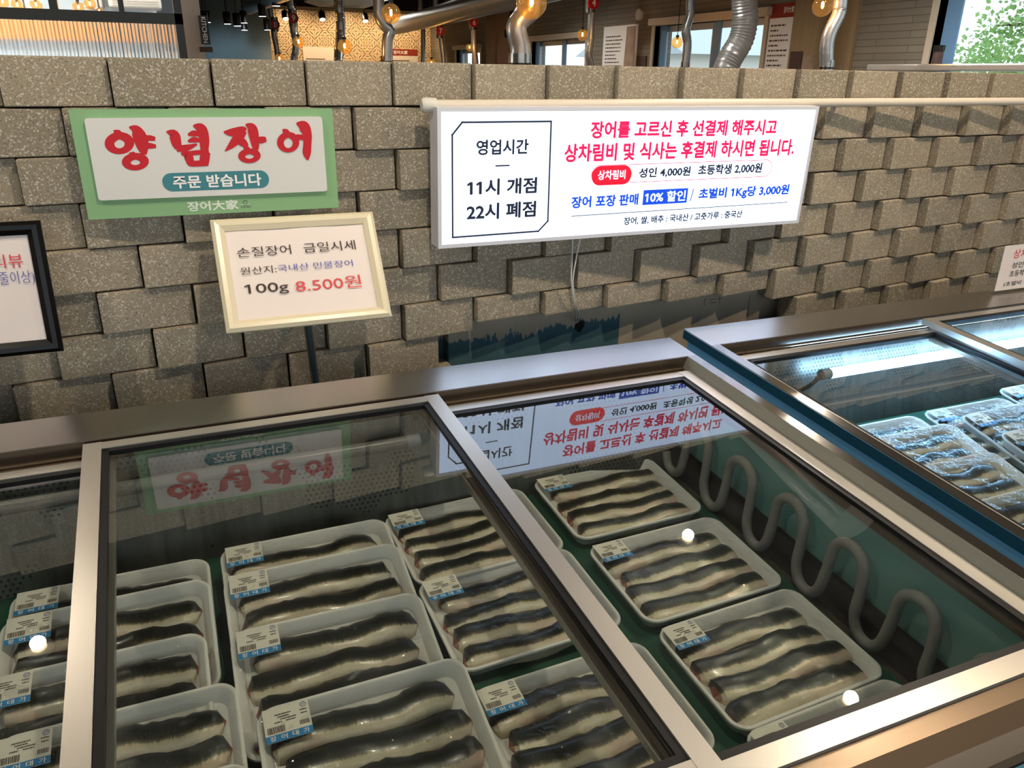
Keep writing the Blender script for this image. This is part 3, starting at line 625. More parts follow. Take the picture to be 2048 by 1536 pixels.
# ------------------------------------------------------------------ freezers
SK, MS, FZ0, FV0 = -0.03, 0.088, 0.797, -0.203
FS, FC = 0.832, Vector((0, -1.855, 1.5))     # overall size of the freezers, from their distance to the wall
def F(u, v, w_): return FC + (Vector((u + SK * v, FV0 + v - MS * w_, FZ0 + MS * v + w_)) - FC) * FS
VF = -1.095        # front edge of the lid opening
def freezer(label, u0, u1, dw, lids, tubes, coil):
    g = lambda u, v, w_: F(u, v, w_ + dw)
    root = empty('display_freezer', (F((u0 + u1) / 2, -0.5, 0).x, -0.9, 0.0)); tag(root, label, 'freezer', 'eel display freezers')
    def part(mb, name, mat, parent=root, smooth=False): return mb.build(name, mat, parent, smooth)
    iu0, iu1 = u0 + 0.09, u1 - 0.09
    # cabinet: outer skins down to the floor
    def skin(a, b, mat, name):
        m = MB(); pts = [a[0], a[1], a[2], a[3]]; off = Vector(b)
        m.add(pts + [p + off for p in pts], [(0, 1, 2, 3), (7, 6, 5, 4), (0, 4, 5, 1), (1, 5, 6, 2), (2, 6, 7, 3), (3, 7, 4, 0)]); return part(m, name, mat)
    def fl(p): return Vector((p.x, p.y, 0.06))
    A_, B_ = g(u0, 0.10, -0.008), g(u0, VF - 0.075, -0.03); skin([A_, B_, fl(B_), fl(A_)], (0.02, 0, 0), 'teal_body', 'side_panel')
    if dw > 0:
        A_, B_ = g(u0 - 0.004, 0.12, -0.001), g(u0 - 0.004, VF - 0.06, -0.001); C_, D_ = g(u0 - 0.004, VF - 0.06, -0.026), g(u0 - 0.004, 0.12, -0.026); skin([A_, B_, C_, D_], (0.004, 0, 0), 'teal_dark', 'side_trim')
    A_, B_ = g(u1 - 0.02, 0.10, -0.03), g(u1 - 0.02, VF - 0.075, -0.05); skin([A_, B_, fl(B_), fl(A_)], (0.02, 0, 0), 'teal_body', 'side_panel')
    A_, B_ = g(u0, VF - 0.06, -0.075), g(u1, VF - 0.06, -0.075); skin([A_, B_, fl(B_), fl(A_)], (0, 0.02, 0), 'teal_front', 'front_panel')
    A_, B_ = g(u0, 0.10, -0.03), g(u1, 0.10, -0.03); skin([B_, A_, fl(A_), fl(B_)], (0, -0.015, 0), 'teal_body', 'back_panel')
    for ux in (u0 + 0.08, u1 - 0.08):
        for vy in (0.02, VF): c = g(ux, vy, 0); part(MB().tube([(c.x, c.y, 0.0), (c.x, c.y, 0.07)], 0.03, 12), 'foot', 'black_rubber')
    # liner
    m = MB()
    W0 = -0.045
    m.box((iu1, VF + 0.03, -0.30), (iu1 + 0.02, 0.0, W0), g); m.box((iu0 - 0.02, VF + 0.03, -0.30), (iu0, 0.0, W0), g); m.box((iu0 - 0.02, VF + 0.01, -0.30), (iu1 + 0.02, VF + 0.03, W0), g); m.box((iu0 - 0.02, VF + 0.01, -0.33), (iu1 + 0.02, 0.02, -0.30), g)
    m.box((iu0 - 0.02, 0.0, -0.30), (iu1 + 0.02, 0.02, -0.02), g)
    part(m, 'inner_liner', 'teal_liner')
    part(MB().box((iu0, VF + 0.03, -0.2985), (iu1 - 0.03, -0.06, -0.2855), g), 'floor_mat', 'green_mat')
    m = MB(); m.box((iu1 - 0.012, VF + 0.03, -0.295), (iu1 - 0.001, -0.02, -0.206), g); part(m, 'kick_plate', 'kick_black')
    part(MB().box((iu1 - 0.032, VF + 0.03, -0.2985), (iu1 - 0.013, -0.05, -0.288), g), 'floor_edge', 'alu_bronze_side')
    m = MB(); m.add([g(iu0, -0.010, -0.046), g(iu1, -0.010, -0.046), g(iu1, -0.088, -0.284), g(iu0, -0.088, -0.284), g(iu0, -0.004, -0.046), g(iu1, -0.004, -0.046), g(iu1, -0.080, -0.284), g(iu0, -0.080, -0.284)], [(3, 2, 1, 0), (4, 5, 6, 7), (0, 1, 5, 4), (2, 3, 7, 6)])
    part(m, 'perforated_panel', 'perforated_sheet')
    # steel ledge at the back
    part(MB().box((u0, 0.0, -0.008), (u1, 0.125, 0.0), g), 'steel_ledge', 'stainless')
    part(MB().box((u0, -0.003, -0.042), (u1 - 0.03, 0.0, -0.001), g), 'ledge_drop', 'alu_dark')
    m = MB(); m.box((u0 + 0.03, -0.014, -0.040), (u1 - 0.03, -0.003, -0.0365), g); m.box((u0 + 0.03, -0.009, -0.034), (u1 - 0.03, -0.003, -0.031), g); part(m, 'lid_track', 'alu_bronze')
    # side rims
    for sgn, ue in ((1, u1), (-1, u0)):
        m = MB(); a, b = ue - sgn * 0.028, ue; m.box((min(a, b), VF - 0.04, -0.010), (max(a, b), 0.0, 0.0), g); part(m, 'side_rim', 'alu_rim')
        m = MB(); lo, hi = ue - sgn * 0.040, ue - sgn * 0.029
        x = [(lo, -0.034), (hi, -0.001), (ue - sgn * 0.028, -0.001), (ue - sgn * 0.028, -0.04), (lo, -0.04)]
        vs = [g(q[0], VF, q[1]) for q in x] + [g(q[0], -0.003, q[1]) for q in x]; nn = 5
        fs = [tuple(range(nn)), tuple(range(2 * nn - 1, nn - 1, -1))] + [((i + 1) % nn, i, nn + i, nn + (i + 1) % nn) for i in range(nn)]
        m.add(vs, fs); part(m, 'side_lining', 'alu_side')
    # front rail
    m = MB(); prof = [(VF, -0.034), (VF - 0.030, -0.034), (VF - 0.060, -0.044), (VF - 0.078, -0.070), (VF - 0.078, -0.095), (VF - 0.05, -0.095), (VF, -0.06)]
    vs = [g(u0, p[0], p[1]) for p in prof] + [g(u1, p[0], p[1]) for p in prof]; nn = len(prof)
    m.add(vs, [tuple(range(nn)), tuple(range(2 * nn - 1, nn - 1, -1))] + [((i + 1) % nn, i, nn + i, nn + (i + 1) % nn) for i in range(nn)])
    part(m, 'front_rail', 'alu_bronze')
    part(MB().box((u0, VF - 0.074, -0.112), (u1, VF - 0.045, -0.0955), g), 'front_seal', 'black_rubber')
    # sliding lids
    for a, b, lev in lids:
        top = 0.0 if lev else -0.026
        vb = -0.014 if lev else -0.032
        sw, fwid = 0.034, 0.034; th = 0.017 if lev else 0.014
        fr = MB()
        fr.box((a, VF, top - th), (a + sw, vb, top), g, 0); fr.box((b - sw, VF, top - th), (b, vb, top), g)
        fr.box((a + sw, vb - 0.026, top - th), (b - sw, vb, top - 0.001), g); fr.box((a + sw, VF, top - th), (b - sw, VF + fwid, top - 0.001), g)
        lid = part(fr, 'sliding_lid', 'alu_stile')
        part(MB().box((a + sw, VF + fwid, top - 0.012), (b - sw, vb - 0.026, top - 0.008), g), 'glass', 'lid_glass', lid)
        gk = MB(); q = 0.013
        gk.box((a + sw, VF + fwid, top - th), (a + sw + q, vb - 0.026, top - 0.003), g); gk.box((b - sw - q, VF + fwid, top - th), (b - sw, vb - 0.026, top - 0.003), g)
        gk.box((a + sw, vb - 0.026 - q, top - th), (b - sw, vb - 0.026, top - 0.003), g); gk.box((a + sw, VF + fwid, top - th), (b - sw, VF + fwid + q, top - 0.003), g)
        part(gk, 'gasket', 'black_rubber', lid)
        hw = MB(); hw.box((b - sw - 0.022, VF + 0.01, top - th - 0.012), (b - sw - 0.004, vb - 0.03, top - th), g); part(hw, 'stile_runner', 'alu_bronze_side', lid)
    # fluorescent tubes
    for ta, tb, on in tubes:
        tm = MB().tube([g(ta, -0.095, -0.068 - dw), g(tb, -0.095, -0.068 - dw)], 0.0145 * FS, 16); to = part(tm, 'light_tube', 'tube_on' if on else 'tube_off', root, True)
        for q, d in ((ta, -0.03), (tb, 0.03)): part(MB().tube([g(q, -0.095, -0.068 - dw), g(q + d, -0.095, -0.068 - dw)], 0.0155 * FS, 16), 'end_cap', 'tube_cap', to, True)
        wm = MB().tube(smooth_path([g(ta - 0.03, -0.095, -0.068 - dw), g(ta - 0.055, -0.09, -0.10 - dw), g(ta - 0.06, -0.06, -0.13 - dw)]), 0.005, 8); part(wm, 'tube_wire', 'black_rubber', to, True)
    if coil:
        uc = iu1 - 0.026; pts = []
        v0 = -0.045
        for i in range(6):
            vb_ = -0.12 - 0.166 * i; vt_ = vb_ - 0.078
            pts += [(vb_ + 0.034, -0.235), (vb_ + 0.016, -0.268), (vb_ - 0.016, -0.272), (vb_ - 0.036, -0.245), (vb_ - 0.043, -0.185), (vt_ + 0.032, -0.128), (vt_ + 0.010, -0.103), (vt_ - 0.022, -0.103), (vt_ - 0.046, -0.132), (vt_ - 0.052, -0.185)]
        pts = [(v, w_) for v, w_ in pts if v > VF + 0.06]
        part(MB().tube(smooth_path([g(uc, v, w_) for v, w_ in pts], 5), 0.0115 * FS, 12), 'cooling_coil', 'coil', root, True)
    return root
freezer('teal and steel glass lidded chest freezer in front, its light off', -1.02, 1.24, 0.0, [(-0.98, -0.19, 0), (-0.245, 0.503, 1), (0.445, 1.199, 0)], [(-0.62, 0.40, False)], True)
freezer('teal and steel glass lidded chest freezer at right, lit by a white tube', 1.285, 3.02, 0.022, [(1.325, 2.10, 0), (2.055, 2.98, 1)], [(1.635, 2.9, True)], False)

# ------------------------------------------------------------------ wrapped eel trays
TL, TD, TH = 0.355, 0.262, 0.032
def loft(mb, loops, cap0=True, cap1=True):
    n = len(loops[0]); vs = [p for l_ in loops for p in l_]; fs = []
    for i in range(len(loops) - 1):
        for k in range(n): k2 = (k + 1) % n; fs.append((i * n + k, i * n + k2, (i + 1) * n + k2, (i + 1) * n + k))
    if cap0: fs.append(tuple(range(n - 1, -1, -1)))
    if cap1: fs.append(tuple((len(loops) - 1) * n + k for k in range(n)))
    mb.add(vs, fs)
def tray_mesh():
    m = MB(); lp = lambda i, z, r: [(p[0], p[1], z) for p in rrect(-TL / 2 + i, -TD / 2 + i, TL / 2 - i, TD / 2 - i, r, 6)]
    loft(m, [lp(0.016, 0.0, 0.024), lp(0.004, TH - 0.006, 0.032), lp(0.0, TH - 0.004, 0.034), lp(0.001, TH - 0.0005, 0.033), lp(0.004, TH, 0.030), lp(0.008, TH - 0.0015, 0.027), lp(0.020, 0.007, 0.02), lp(0.024, 0.0055, 0.02)])
    return m
def eel_mesh(rng, ln, wid, hgt):
    N, K = 26, 9; m = MB(); m.uv = []; vs = []; fs = []
    ph = rng.uniform(0, 6); am = rng.uniform(0.003, 0.007); fr_ = rng.uniform(1.0, 1.8); rough = [rng.uniform(-1, 1) for _ in range(N + 1)]
    flip = rng.random() < 0.5
    for i in range(N + 1):
        t_ = i / N; end = min(1.0, t_ / 0.05, (1 - t_) / (0.04 if flip else 0.09)); tp = math.sqrt(max(0.0, 1 - (1 - end) ** 2)) * 0.82 + 0.18 * end
        hw = wid / 2 * tp * (1 + 0.05 * rough[i]) * (1 - 0.10 * (t_ if flip else 1 - t_)); hh = hgt * max(tp, 0.12) * (1 + 0.08 * math.sin(t_ * 19 + ph))
        cy = am * math.sin(fr_ * 2 * math.pi * t_ + ph) + 0.0012 * rough[i]
        for k in range(K):
            a = math.pi * k / (K - 1); yy = math.cos(a); zz = math.sin(a) ** 0.55
            vs.append(((t_ - 0.5) * ln, cy + hw * yy, 0.0055 + hh * zz - 0.001)); m.uv.append((t_, (1 - yy) / 2))
    for i in range(N):
        for k in range(K - 1): fs.append((i * K + k, i * K + k + 1, (i + 1) * K + k + 1, (i + 1) * K + k))
    fs.append(tuple(range(K))); fs.append(tuple(N * K + k for k in range(K - 1, -1, -1)))
    m.add(vs, fs); return m
def film_mesh(rng):
    N, M2 = 30, 22; m = MB(); vs = []; fs = []
    ph = [rng.uniform(0, 6) for _ in range(4)]
    for j in range(M2 + 1):
        for i in range(N + 1):
            x = (i / N - 0.5); y = (j / M2 - 0.5); ed = min(1.0, min(0.5 - abs(x), (0.5 - abs(y)) * 1.0) * 9)
            z = TH + 0.0010 + ed * (0.0062 + 0.0016 * math.sin(y * 24 + ph[0] + 2 * x) + 0.0010 * math.sin(x * 31 + ph[1] + 9 * y) + 0.0007 * math.sin(x * 70 + y * 50 + ph[2]))
            vs.append((x * (TL - 0.012), y * (TD - 0.012), z))
    for j in range(M2):
        for i in range(N): a = j * (N + 1) + i; fs.append((a, a + 1, a + N + 2, a + N + 1))
    m.add(vs, fs); return m
pack_lib = []
TM = None
LW, LH = 0.072, 0.060
def label_parts(parent, dz):
    lx0, ly1 = -TL / 2 + 0.012, TD / 2 - 0.010
    z = TH + dz
    m = MB(); m.box((lx0, ly1 - LH, z), (lx0 + LW, ly1, z + 0.0006)); lo = m.build('price_label', 'label_white', parent, world=False)
    b = Board((lx0, ly1 - LH, z + 0.0006), (1, 0, 0), (0, 1, 0), 0.0003)
    m = MB(); b.rect(m, 0, 0, LW, 0.0125); m.build('blue_band', 'label_blue', lo, world=False)
    m = MB()
    for i, ch in enumerate('장어대가'): b.text(m, ch, 0.006 + 0.017 * i, 0.002, 0.0155 + 0.017 * i, 0.0108, 0.015, 2.0)
    m.build('band_lettering', 'print_white', lo, world=False)
    m = MB(); rg = random.Random(3); x = 0.004
    while x < 0.030: wd = rg.choice((0.0005, 0.0009, 0.0013)); b.rect(m, x, 0.0150, x + wd, 0.0265); x += wd + rg.choice((0.0006, 0.001))
    m.build('barcode', 'print_dark', lo, world=False)
    m = MB()
    for y0, x0, x1 in ((0.045, 0.018, 0.043), (0.0405, 0.022, 0.040), (0.036, 0.026, 0.050), (0.0315, 0.016, 0.028), (0.0315, 0.034, 0.049), (0.043, 0.057, 0.068), (0.037, 0.058, 0.068)):
        x = x0
        while x < x1: wd = rg.uniform(0.0008, 0.0022); b.rect(m, x, y0, min(x + wd, x1), y0 + 0.0024); x += wd + 0.0006
    x = 0.054
    while x < 0.069: b.rect(m, x, 0.018, x + 0.0012, 0.026); x += 0.0022
    m.build('small_print', 'print_dark', lo, world=False)
    m = MB(); cir = [(0.0635 + 0.0045 * math.cos(q * math.pi / 8), 0.0530 + 0.0045 * math.sin(q * math.pi / 8)) for q in range(16)]; b.line(m, cir, 0.0008, 1, True)
    for q in (-0.0018, 0.0, 0.0018): b.line(m, [(0.061, 0.053 + q), (0.066, 0.0538 + q)], 0.0006)
    m.build('emblem', 'print_blue', lo, world=False)
    return lo
def make_pack(i):
    rg = random.Random(100 + i)
    root = empty('eel_tray', mat=Matrix.Identity(4))
    (TM or tray_mesh()).build('foam_tray', 'foam', root, True, world=False)
    n = 4; pitch = (TD - 0.050) / n
    for k in range(n):
        yc = TD / 2 - 0.034 - pitch * (k + 0.5) - (0.002 if k else 0)
        ln = TL - 0.036 - rg.uniform(0, 0.016)
        m = eel_mesh(rg, ln, pitch * rg.uniform(1.18, 1.32), rg.uniform(0.019, 0.024)); dx = rg.uniform(-0.008, 0.008)
        m.v = [(p[0] + dx, p[1] + yc, p[2]) for p in m.v]
        m.build('eel_fillet', 'eel_skin', root, True, world=False)
    film_mesh(rg).build('clear_film', 'film', root, True, world=False)
    label_parts(root, 0.0075)
    return root
def kids(o): return [c for c in bpy.data.objects if c.parent == o]
def copy_tree(o, parent=None):
    c = o.copy(); COL.objects.link(c); c.parent = parent
    for ch in kids(o): copy_tree(ch, c)
    return c
PACKS = {}
used = set()
def place(vi, ub, vb, wb, tilt, rz, label, group, sx=1.0):
    if vi not in PACKS: PACKS[vi] = make_pack(vi)
    o = PACKS[vi] if vi not in used else copy_tree(PACKS[vi]); used.add(vi)
    R_ = Matrix.Rotation(math.atan(MS) + math.radians(tilt), 3, 'X') @ Matrix.Rotation(math.radians(rz), 3, 'Z')
    back = F(ub, vb, wb); loc = back - R_ @ Vector((0, TD / 2, TH)) * FS
    M4 = R_.to_4x4(); M4.translation = loc; M4 = M4 @ Matrix.Diagonal((FS, FS, FS, 1)); o.matrix_world = M4
    tag(o, label, 'food tray', group)
ORD = ['rearmost', 'second from the back', 'third from the back', 'fourth from the back', 'fifth from the back']
GA, GB_ = 'wrapped eel trays in the near freezer', 'wrapped eel trays in the lit freezer'
def col(name, uR, vs, shingled, pre, grp, vi0, wb=None, rz=0.0, us=None):
    for k, vb in enumerate(vs):
        if shingled: tl, w_ = (4.5, -0.222) if k == 0 else (8.8, -0.203)
        else: tl, w_ = 0.0, -0.2525
        uu = (us[k] if us else uR) - TL / 2
        place((vi0 + k * 2) % 6, uu, vb, w_ if wb is None else wb, tl, rz + random.uniform(-0.8, 0.8), 'wrapped eel tray, %s in %s' % (ORD[k], pre), grp)
col('c1', -0.048, [-0.160, -0.252, -0.398, -0.533, -0.697], True, 'the far left column', GA, 0, us=[-0.046, -0.050, -0.070, -0.033, -0.033])
col('c2', 0.326, [-0.145, -0.262, -0.423, -0.612], True, 'the column right of the left steel bar', GA, 1, us=[0.330, 0.326, 0.321, 0.338])
col('c3', 0.690, [-0.095, -0.345, -0.648, -0.925], False, 'the column under the middle steel bar', GA, 2, rz=2.0)
col('c4', 1.083, [-0.070, -0.355, -0.628, -0.890], False, 'the column beside the grey cooling coil', GA, 4, rz=2.2)
col('b1', 1.965, [-0.152, -0.247, -0.403, -0.568], True, 'the lit freezer, left column', GB_, 3, us=[1.955, 1.982, 1.955, 1.952])
col('b2', 2.37, [-0.150, -0.226, -0.342], True, 'the lit freezer, middle column', GB_, 5, us=[2.34, 2.395, 2.41])
col('b3', 2.74, [-0.107, -0.215], True, 'the lit freezer, right column', GB_, 1, us=[2.72, 2.76])

# ------------------------------------------------------------------ dining room beyond the wall
def bulb(loc, r, label, group, cord_to=2.69):
    x, y, z = loc; o = empty('pendant_bulb', loc); tag(o, label, 'lamp', group)
    MB().sphere(loc, r, 24, 14).build('glass_globe', 'amber_glass', o, True)
    MB().tube([(x, y, z - r * 0.25), (x, y, z - r * 0.1), (x, y, z + r * 0.3), (x, y, z + r * 0.4)], [r * 0.05, r * 0.13, r * 0.13, r * 0.05], 10).build('filament', 'filament', o, True)
    MB().tube([(x, y, z + r * 0.5), (x, y, z + r * 1.0), (x, y, z + r * 1.25)], [r * 0.1, r * 0.3, r * 0.28], 12).build('socket', 'fixture_black', o, True)
    MB().tube([(x, y, z + r * 1.2), (x, y, cord_to)], 0.0035, 6).build('cord', 'fixture_black', o)
    light('bulb_light', 'POINT', loc, 3.0 if r > 0.03 else 1.2, (1.0, 0.62, 0.28), r * 0.3)
GBu = 'amber globe pendant lamps over the tables'
for loc, r, lb in [((1.484, 1.5, 1.782), 0.0656, 'large amber glass globe bulb hanging over the wall, in front of a bent duct'), ((1.395, 3.5, 1.847), 0.0603, 'amber globe bulb beside the crooked silver duct left of centre'), ((1.391, 5.0, 1.689), 0.0565, 'amber globe bulb hanging in front of the patterned tiles by a straight duct'),
                   ((1.33, 7.0, 1.776), 0.0561, 'small amber globe bulb beside the duct numbered 9'), ((1.254, 8.0, 1.625), 0.0566, 'small amber bulb low behind the wall top near the duct numbered 8'), ((3.355, 9.0, 1.617), 0.0603, 'small amber bulb low behind the wall top near the duct numbered 7'),
                   ((4.004, 9.3, 1.835), 0.0487, 'tiny amber bulb beside the duct numbered 6'), ((3.85, 5.6, 1.863), 0.0538, 'amber globe bulb beside the duct numbered 4'), ((4.084, 4.3, 1.766), 0.0468, 'amber globe bulb in front of the double window, behind a slim duct'), ((3.692, 2.2, 1.9), 0.0597, 'amber globe bulb near the wooden pillar at right')]:
    bulb(loc, r, lb, GBu)
for loc, r in [((-0.559, 2.2, 1.748), 0.024), ((-0.521, 2.3, 1.743), 0.024), ((-0.509, 2.4, 1.731), 0.014), ((-0.452, 2.3, 1.746), 0.024), ((-0.286, 2.2, 1.737), 0.024), ((-0.246, 2.3, 1.758), 0.024), ((-0.219, 2.4, 1.738), 0.016)]:
    bulb(loc, r, 'small glowing bulb of the cluster behind the dark framed partition', 'clustered bulbs behind the partition')

def duct(pts, dia, label, badge=None, top=2.69, clamp=False, ripple=True):
    pts = [Vector(p) for p in pts]; o = empty('exhaust_duct', pts[-1]); tag(o, label, 'duct', 'vertical exhaust ducts over the tables')
    low = Vector((pts[-1].x, pts[-1].y, 1.30)); up = Vector((pts[0].x, pts[0].y, top))
    P_ = smooth_path([up] + pts + [low], 10)
    dens = []
    for a, b in zip(P_, P_[1:]):
        n = max(1, int((b - a).length / 0.007)); dens += [a.lerp(b, k / n) for k in range(n)]
    dens.append(P_[-1])
    MB().tube(dens, dia / 2, 16, True, 0.07 if ripple else 0.0).build('flexible_hose', 'duct_metal', o, True)
    c = pts[-1]
    if clamp:
        m = MB(); m.tube([(c.x, c.y, c.z - 0.02), (c.x, c.y, c.z + 0.07)], dia * 0.56, 18); m.build('metal_collar', 'stainless', o, True)
        m = MB(); m.tube([(c.x, c.y, c.z + 0.02), (c.x, c.y, c.z + 0.03)], dia * 0.6, 18); m.build('clamp_ring', 'fixture_black', o, True)
    if badge:
        num, bl = badge; bl = Vector(bl); r = 0.062
        m = MB().tube([(bl.x, bl.y + 0.06, bl.z - 0.09), (bl.x, bl.y + 0.06, bl.z + 0.1)], dia * 0.66, 16); m.build('metal_collar', 'stainless', o, True)
        m = MB(); m.tube([(bl.x, bl.y + 0.02, bl.z), (bl.x, bl.y - 0.01, bl.z)], r, 24); bo = m.build('number_badge', 'ink_badge', o)
        m = MB(); Board((bl.x, bl.y - 0.01, bl.z), (1, 0, 0), (0, 0, 1), 0.002).text(m, num, -0.022, -0.036, 0.022, 0.036, 0.02); m.build('number', 'print_white', bo)
simple('bulb_glow_wood', 'D89A50', 0.5, var=0.2, vs=6)  # warm bulb glow put into the wood colour
simple('daylight_blue_paint', 'BCCBD4', 0.6)  # bluish window daylight put into the wall colour
simple('ink_badge', 'B81A24', 0.4)
duct([[1.568, 11.0, 2.282], [1.59, 11.0, 2.151], [1.588, 11.0, 1.985], [1.607, 11.0, 1.818], [1.609, 11.0, 1.615]], 0.075, 'slim silver duct with a red badge numbered 8', ('8', (1.608, 10.9, 2.119)))
duct([[1.637, 9.5, 2.299], [1.666, 9.5, 2.201], [1.65, 9.5, 2.025], [1.67, 9.5, 1.817], [1.626, 9.5, 1.605]], 0.084, 'slim silver duct with a red badge numbered 9', ('9', (1.652, 9.4, 2.131)))
duct([[1.721, 6.8, 2.186], [1.732, 6.8, 1.983], [1.722, 6.8, 1.845], [1.684, 6.8, 1.587]], 0.091, 'straight ribbed silver duct in front of the patterned tile wall')
duct([[1.688, 5.0, 2.058], [1.686, 5.0, 1.93], [1.723, 5.0, 1.858], [1.771, 5.0, 1.814], [1.747, 5.0, 1.746], [1.734, 5.0, 1.556]], 0.09, 'crooked silver duct with a clamped collar left of centre', None, clamp=True, ripple=False)
duct([[3.747, 10.0, 2.221], [3.789, 10.0, 2.111], [3.816, 10.0, 1.947], [3.855, 10.0, 1.597]], 0.073, 'slim silver duct with a red badge numbered 7', ('7', (3.779, 9.9, 2.061)))
duct([[3.818, 11.0, 2.203], [3.847, 11.0, 2.105], [3.832, 11.0, 1.614]], 0.071, 'slim silver duct without badge left of the duct numbered 7')
duct([[4.109, 9.5, 2.323], [4.138, 9.5, 2.197], [4.144, 9.5, 1.875], [4.158, 9.5, 1.745], [4.173, 9.5, 1.58]], 0.078, 'slim silver duct with a red badge numbered 6', ('6', (4.109, 9.4, 2.16)))
duct([[1.569, 1.7, 1.849], [1.537, 1.7, 1.751], [1.501, 1.7, 1.695], [1.52, 1.7, 1.612], [1.521, 1.7, 1.517]], 0.092, 'thick bent silver duct behind the large amber bulb', None, clamp=True, ripple=False)
duct([[4.18, 6.0, 2.258], [4.156, 6.0, 2.073], [4.158, 6.0, 1.838], [4.142, 6.0, 1.694], [4.186, 6.0, 1.549]], 0.078, 'slim ribbed duct with a red badge numbered 4', ('4', (4.114, 5.9, 2.18)))
duct([[3.979, 4.0, 2.103], [3.986, 4.0, 1.959], [3.96, 4.0, 1.848], [3.987, 4.0, 1.737], [3.985, 4.0, 1.54]], 0.07, 'slim clamped duct in front of the left pane of the double window', None, clamp=True)
duct([[3.734, 3.0, 2.05], [3.758, 3.0, 1.865], [3.743, 3.0, 1.739], [3.674, 3.0, 1.626], [3.637, 3.0, 1.528]], 0.167, 'widest ribbed silver duct, in front of the double window')
duct([[3.823, 2.2, 1.991], [3.826, 2.2, 1.87], [3.784, 2.2, 1.772], [3.77, 2.2, 1.688], [3.795, 2.2, 1.533]], 0.078, 'clamped silver duct in front of the wooden pillar', None, clamp=True)
tag(MB().tube([(3.12, 9.9, 2.1), (2.45, 0.0, 2.1)], 0.105, 20).build('ceiling_duct', 'duct_metal', None, True), 'long round silver duct running overhead towards the patterned tile wall', 'duct')
tag(MB().tube([(0.93, 7.6, 2.12), (1.28, 1.2, 2.12)], 0.075, 18).build('ceiling_duct', 'duct_metal', None, True), 'thick round silver duct under the kitchen ceiling', 'duct')
# partition with fluted glass
pt = empty('glass_partition', (-0.3, 1.6, 0.0)); tag(pt, 'dark framed partition with a fluted glass panel behind the left end of the wall', 'partition')
m = MB()
for a, b in (((-2.2, 1.585, 1.657), (0.10, 1.625, 1.693)), ((-2.2, 1.585, 2.30), (0.10, 1.625, 2.34)), ((0.072, 1.585, 0.0), (0.10, 1.625, 2.34)), ((-2.2, 1.585, 0.0), (-2.16, 1.625, 2.34)), ((-2.2, 1.585, 0.88), (0.10, 1.625, 0.92)), ((-0.335, 1.59, 1.693), (-0.308, 1.62, 2.30)), ((-0.113, 1.595, 1.693), (-0.095, 1.615, 2.30))): m.box(a, b)
m.build('frame', 'frame_grey', pt)
m = MB(); N = 960; vs = []; fs = []
for i in range(N + 1):
    x = -2.16 + 2.232 * i / N; y = 1.603 - 0.0028 * abs(math.sin(math.pi * (x + 2.16) / 0.0125))
    vs += [(x, y, 0.92), (x, y, 1.657), (x, 1.609, 0.92), (x, 1.609, 1.657)]
for i in range(N): a = 4 * i; b = a + 4; fs += [(a, b, b + 1, a + 1), (b + 2, a + 2, a + 3, b + 3), (a + 1, b + 1, b + 3, a + 3), (b, a, a + 2, b + 2)]
fs += [(0, 1, 3, 2), (4 * N + 1, 4 * N, 4 * N + 2, 4 * N + 3)]
m.add(vs, fs); m.build('fluted_pane', 'fluted_glass', pt, True)
m = MB(); m.box((-2.16, 1.601, 1.693), (0.072, 1.606, 2.30)); m.build('clear_pane', 'window_glass', pt)
# kitchen side: white post, KITCHEN sign, air conditioner, wall, lamps
struct(MB().box((0.115, 2.45, 0), (0.205, 2.55, 2.7)).build('pillar_white', 'grey_paint'))
struct(MB().box((-4.4, 3.6, 0), (0.02, 3.7, 2.7)).build('wall_side_room', 'daylight_blue_paint'))
light('side_room_fill', 'POINT', (-1.2, 2.9, 1.45), 22, (0.85, 0.93, 1.0), 0.1); light('side_room_fill', 'POINT', (-0.3, 2.7, 1.95), 14, (1.0, 0.66, 0.34), 0.1)  # added fill without fixtures, brightens the view through the fluted glass
struct(MB().box((-4.4, 3.55, 1.645), (0.02, 3.6, 1.755)).build('trim_bulb_glow', 'bulb_glow_wood'))  # added band, carries the orange glow behind the fluted glass
ks = empty('kitchen_sign', (0.21, 2.42, 1.6)); tag(ks, 'narrow black vertical sign reading KITCHEN in white beside the white post', 'sign')
MB().box((0.192, 2.40, 1.612), (0.232, 2.43, 1.735)).build('board', 'fixture_black', ks)
KS = Board((0.192, 2.40, 1.612), (1, 0, 0), (0, 0, 1), 0.001); m = MB(); KS.text(m, 'KITCHEN', 0.010, 0.006, 0.030, 0.117, 0.01, 1.0, 1); m.build('lettering', 'print_white', ks)
tag(MB().box((0.18, 2.395, 1.578), (0.238, 2.43, 1.601)).build('switch_box', 'poster_dark'), 'small dark box mounted below the vertical kitchen sign', 'box')
ai = empty('air_conditioner', (-0.05, 3.5, 1.8)); tag(ai, 'white wall air conditioner seen through the clear partition pane', 'air conditioner')
m = MB(); m.box((-0.22, 3.38, 1.815), (0.05, 3.58, 1.93), bevel=0.012); m.build('body', 'white_plastic', ai)
m = MB()
for i in range(3): m.box((-0.2, 3.376, 1.822 + 0.012 * i), (0.03, 3.382, 1.827 + 0.012 * i))
m.build('louvre', 'grey_paint', ai)
tag(MB().box((-0.33, 3.40, 1.81), (-0.25, 3.58, 1.95), bevel=0.01).build('wall_box', 'white_plastic'), 'white box unit left of the air conditioner', 'box')
cs = empty('ceiling_cassette', (2.4, 10.0, 2.4)); tag(cs, 'white ceiling air conditioner cassette in front of the tiled wall', 'air conditioner')
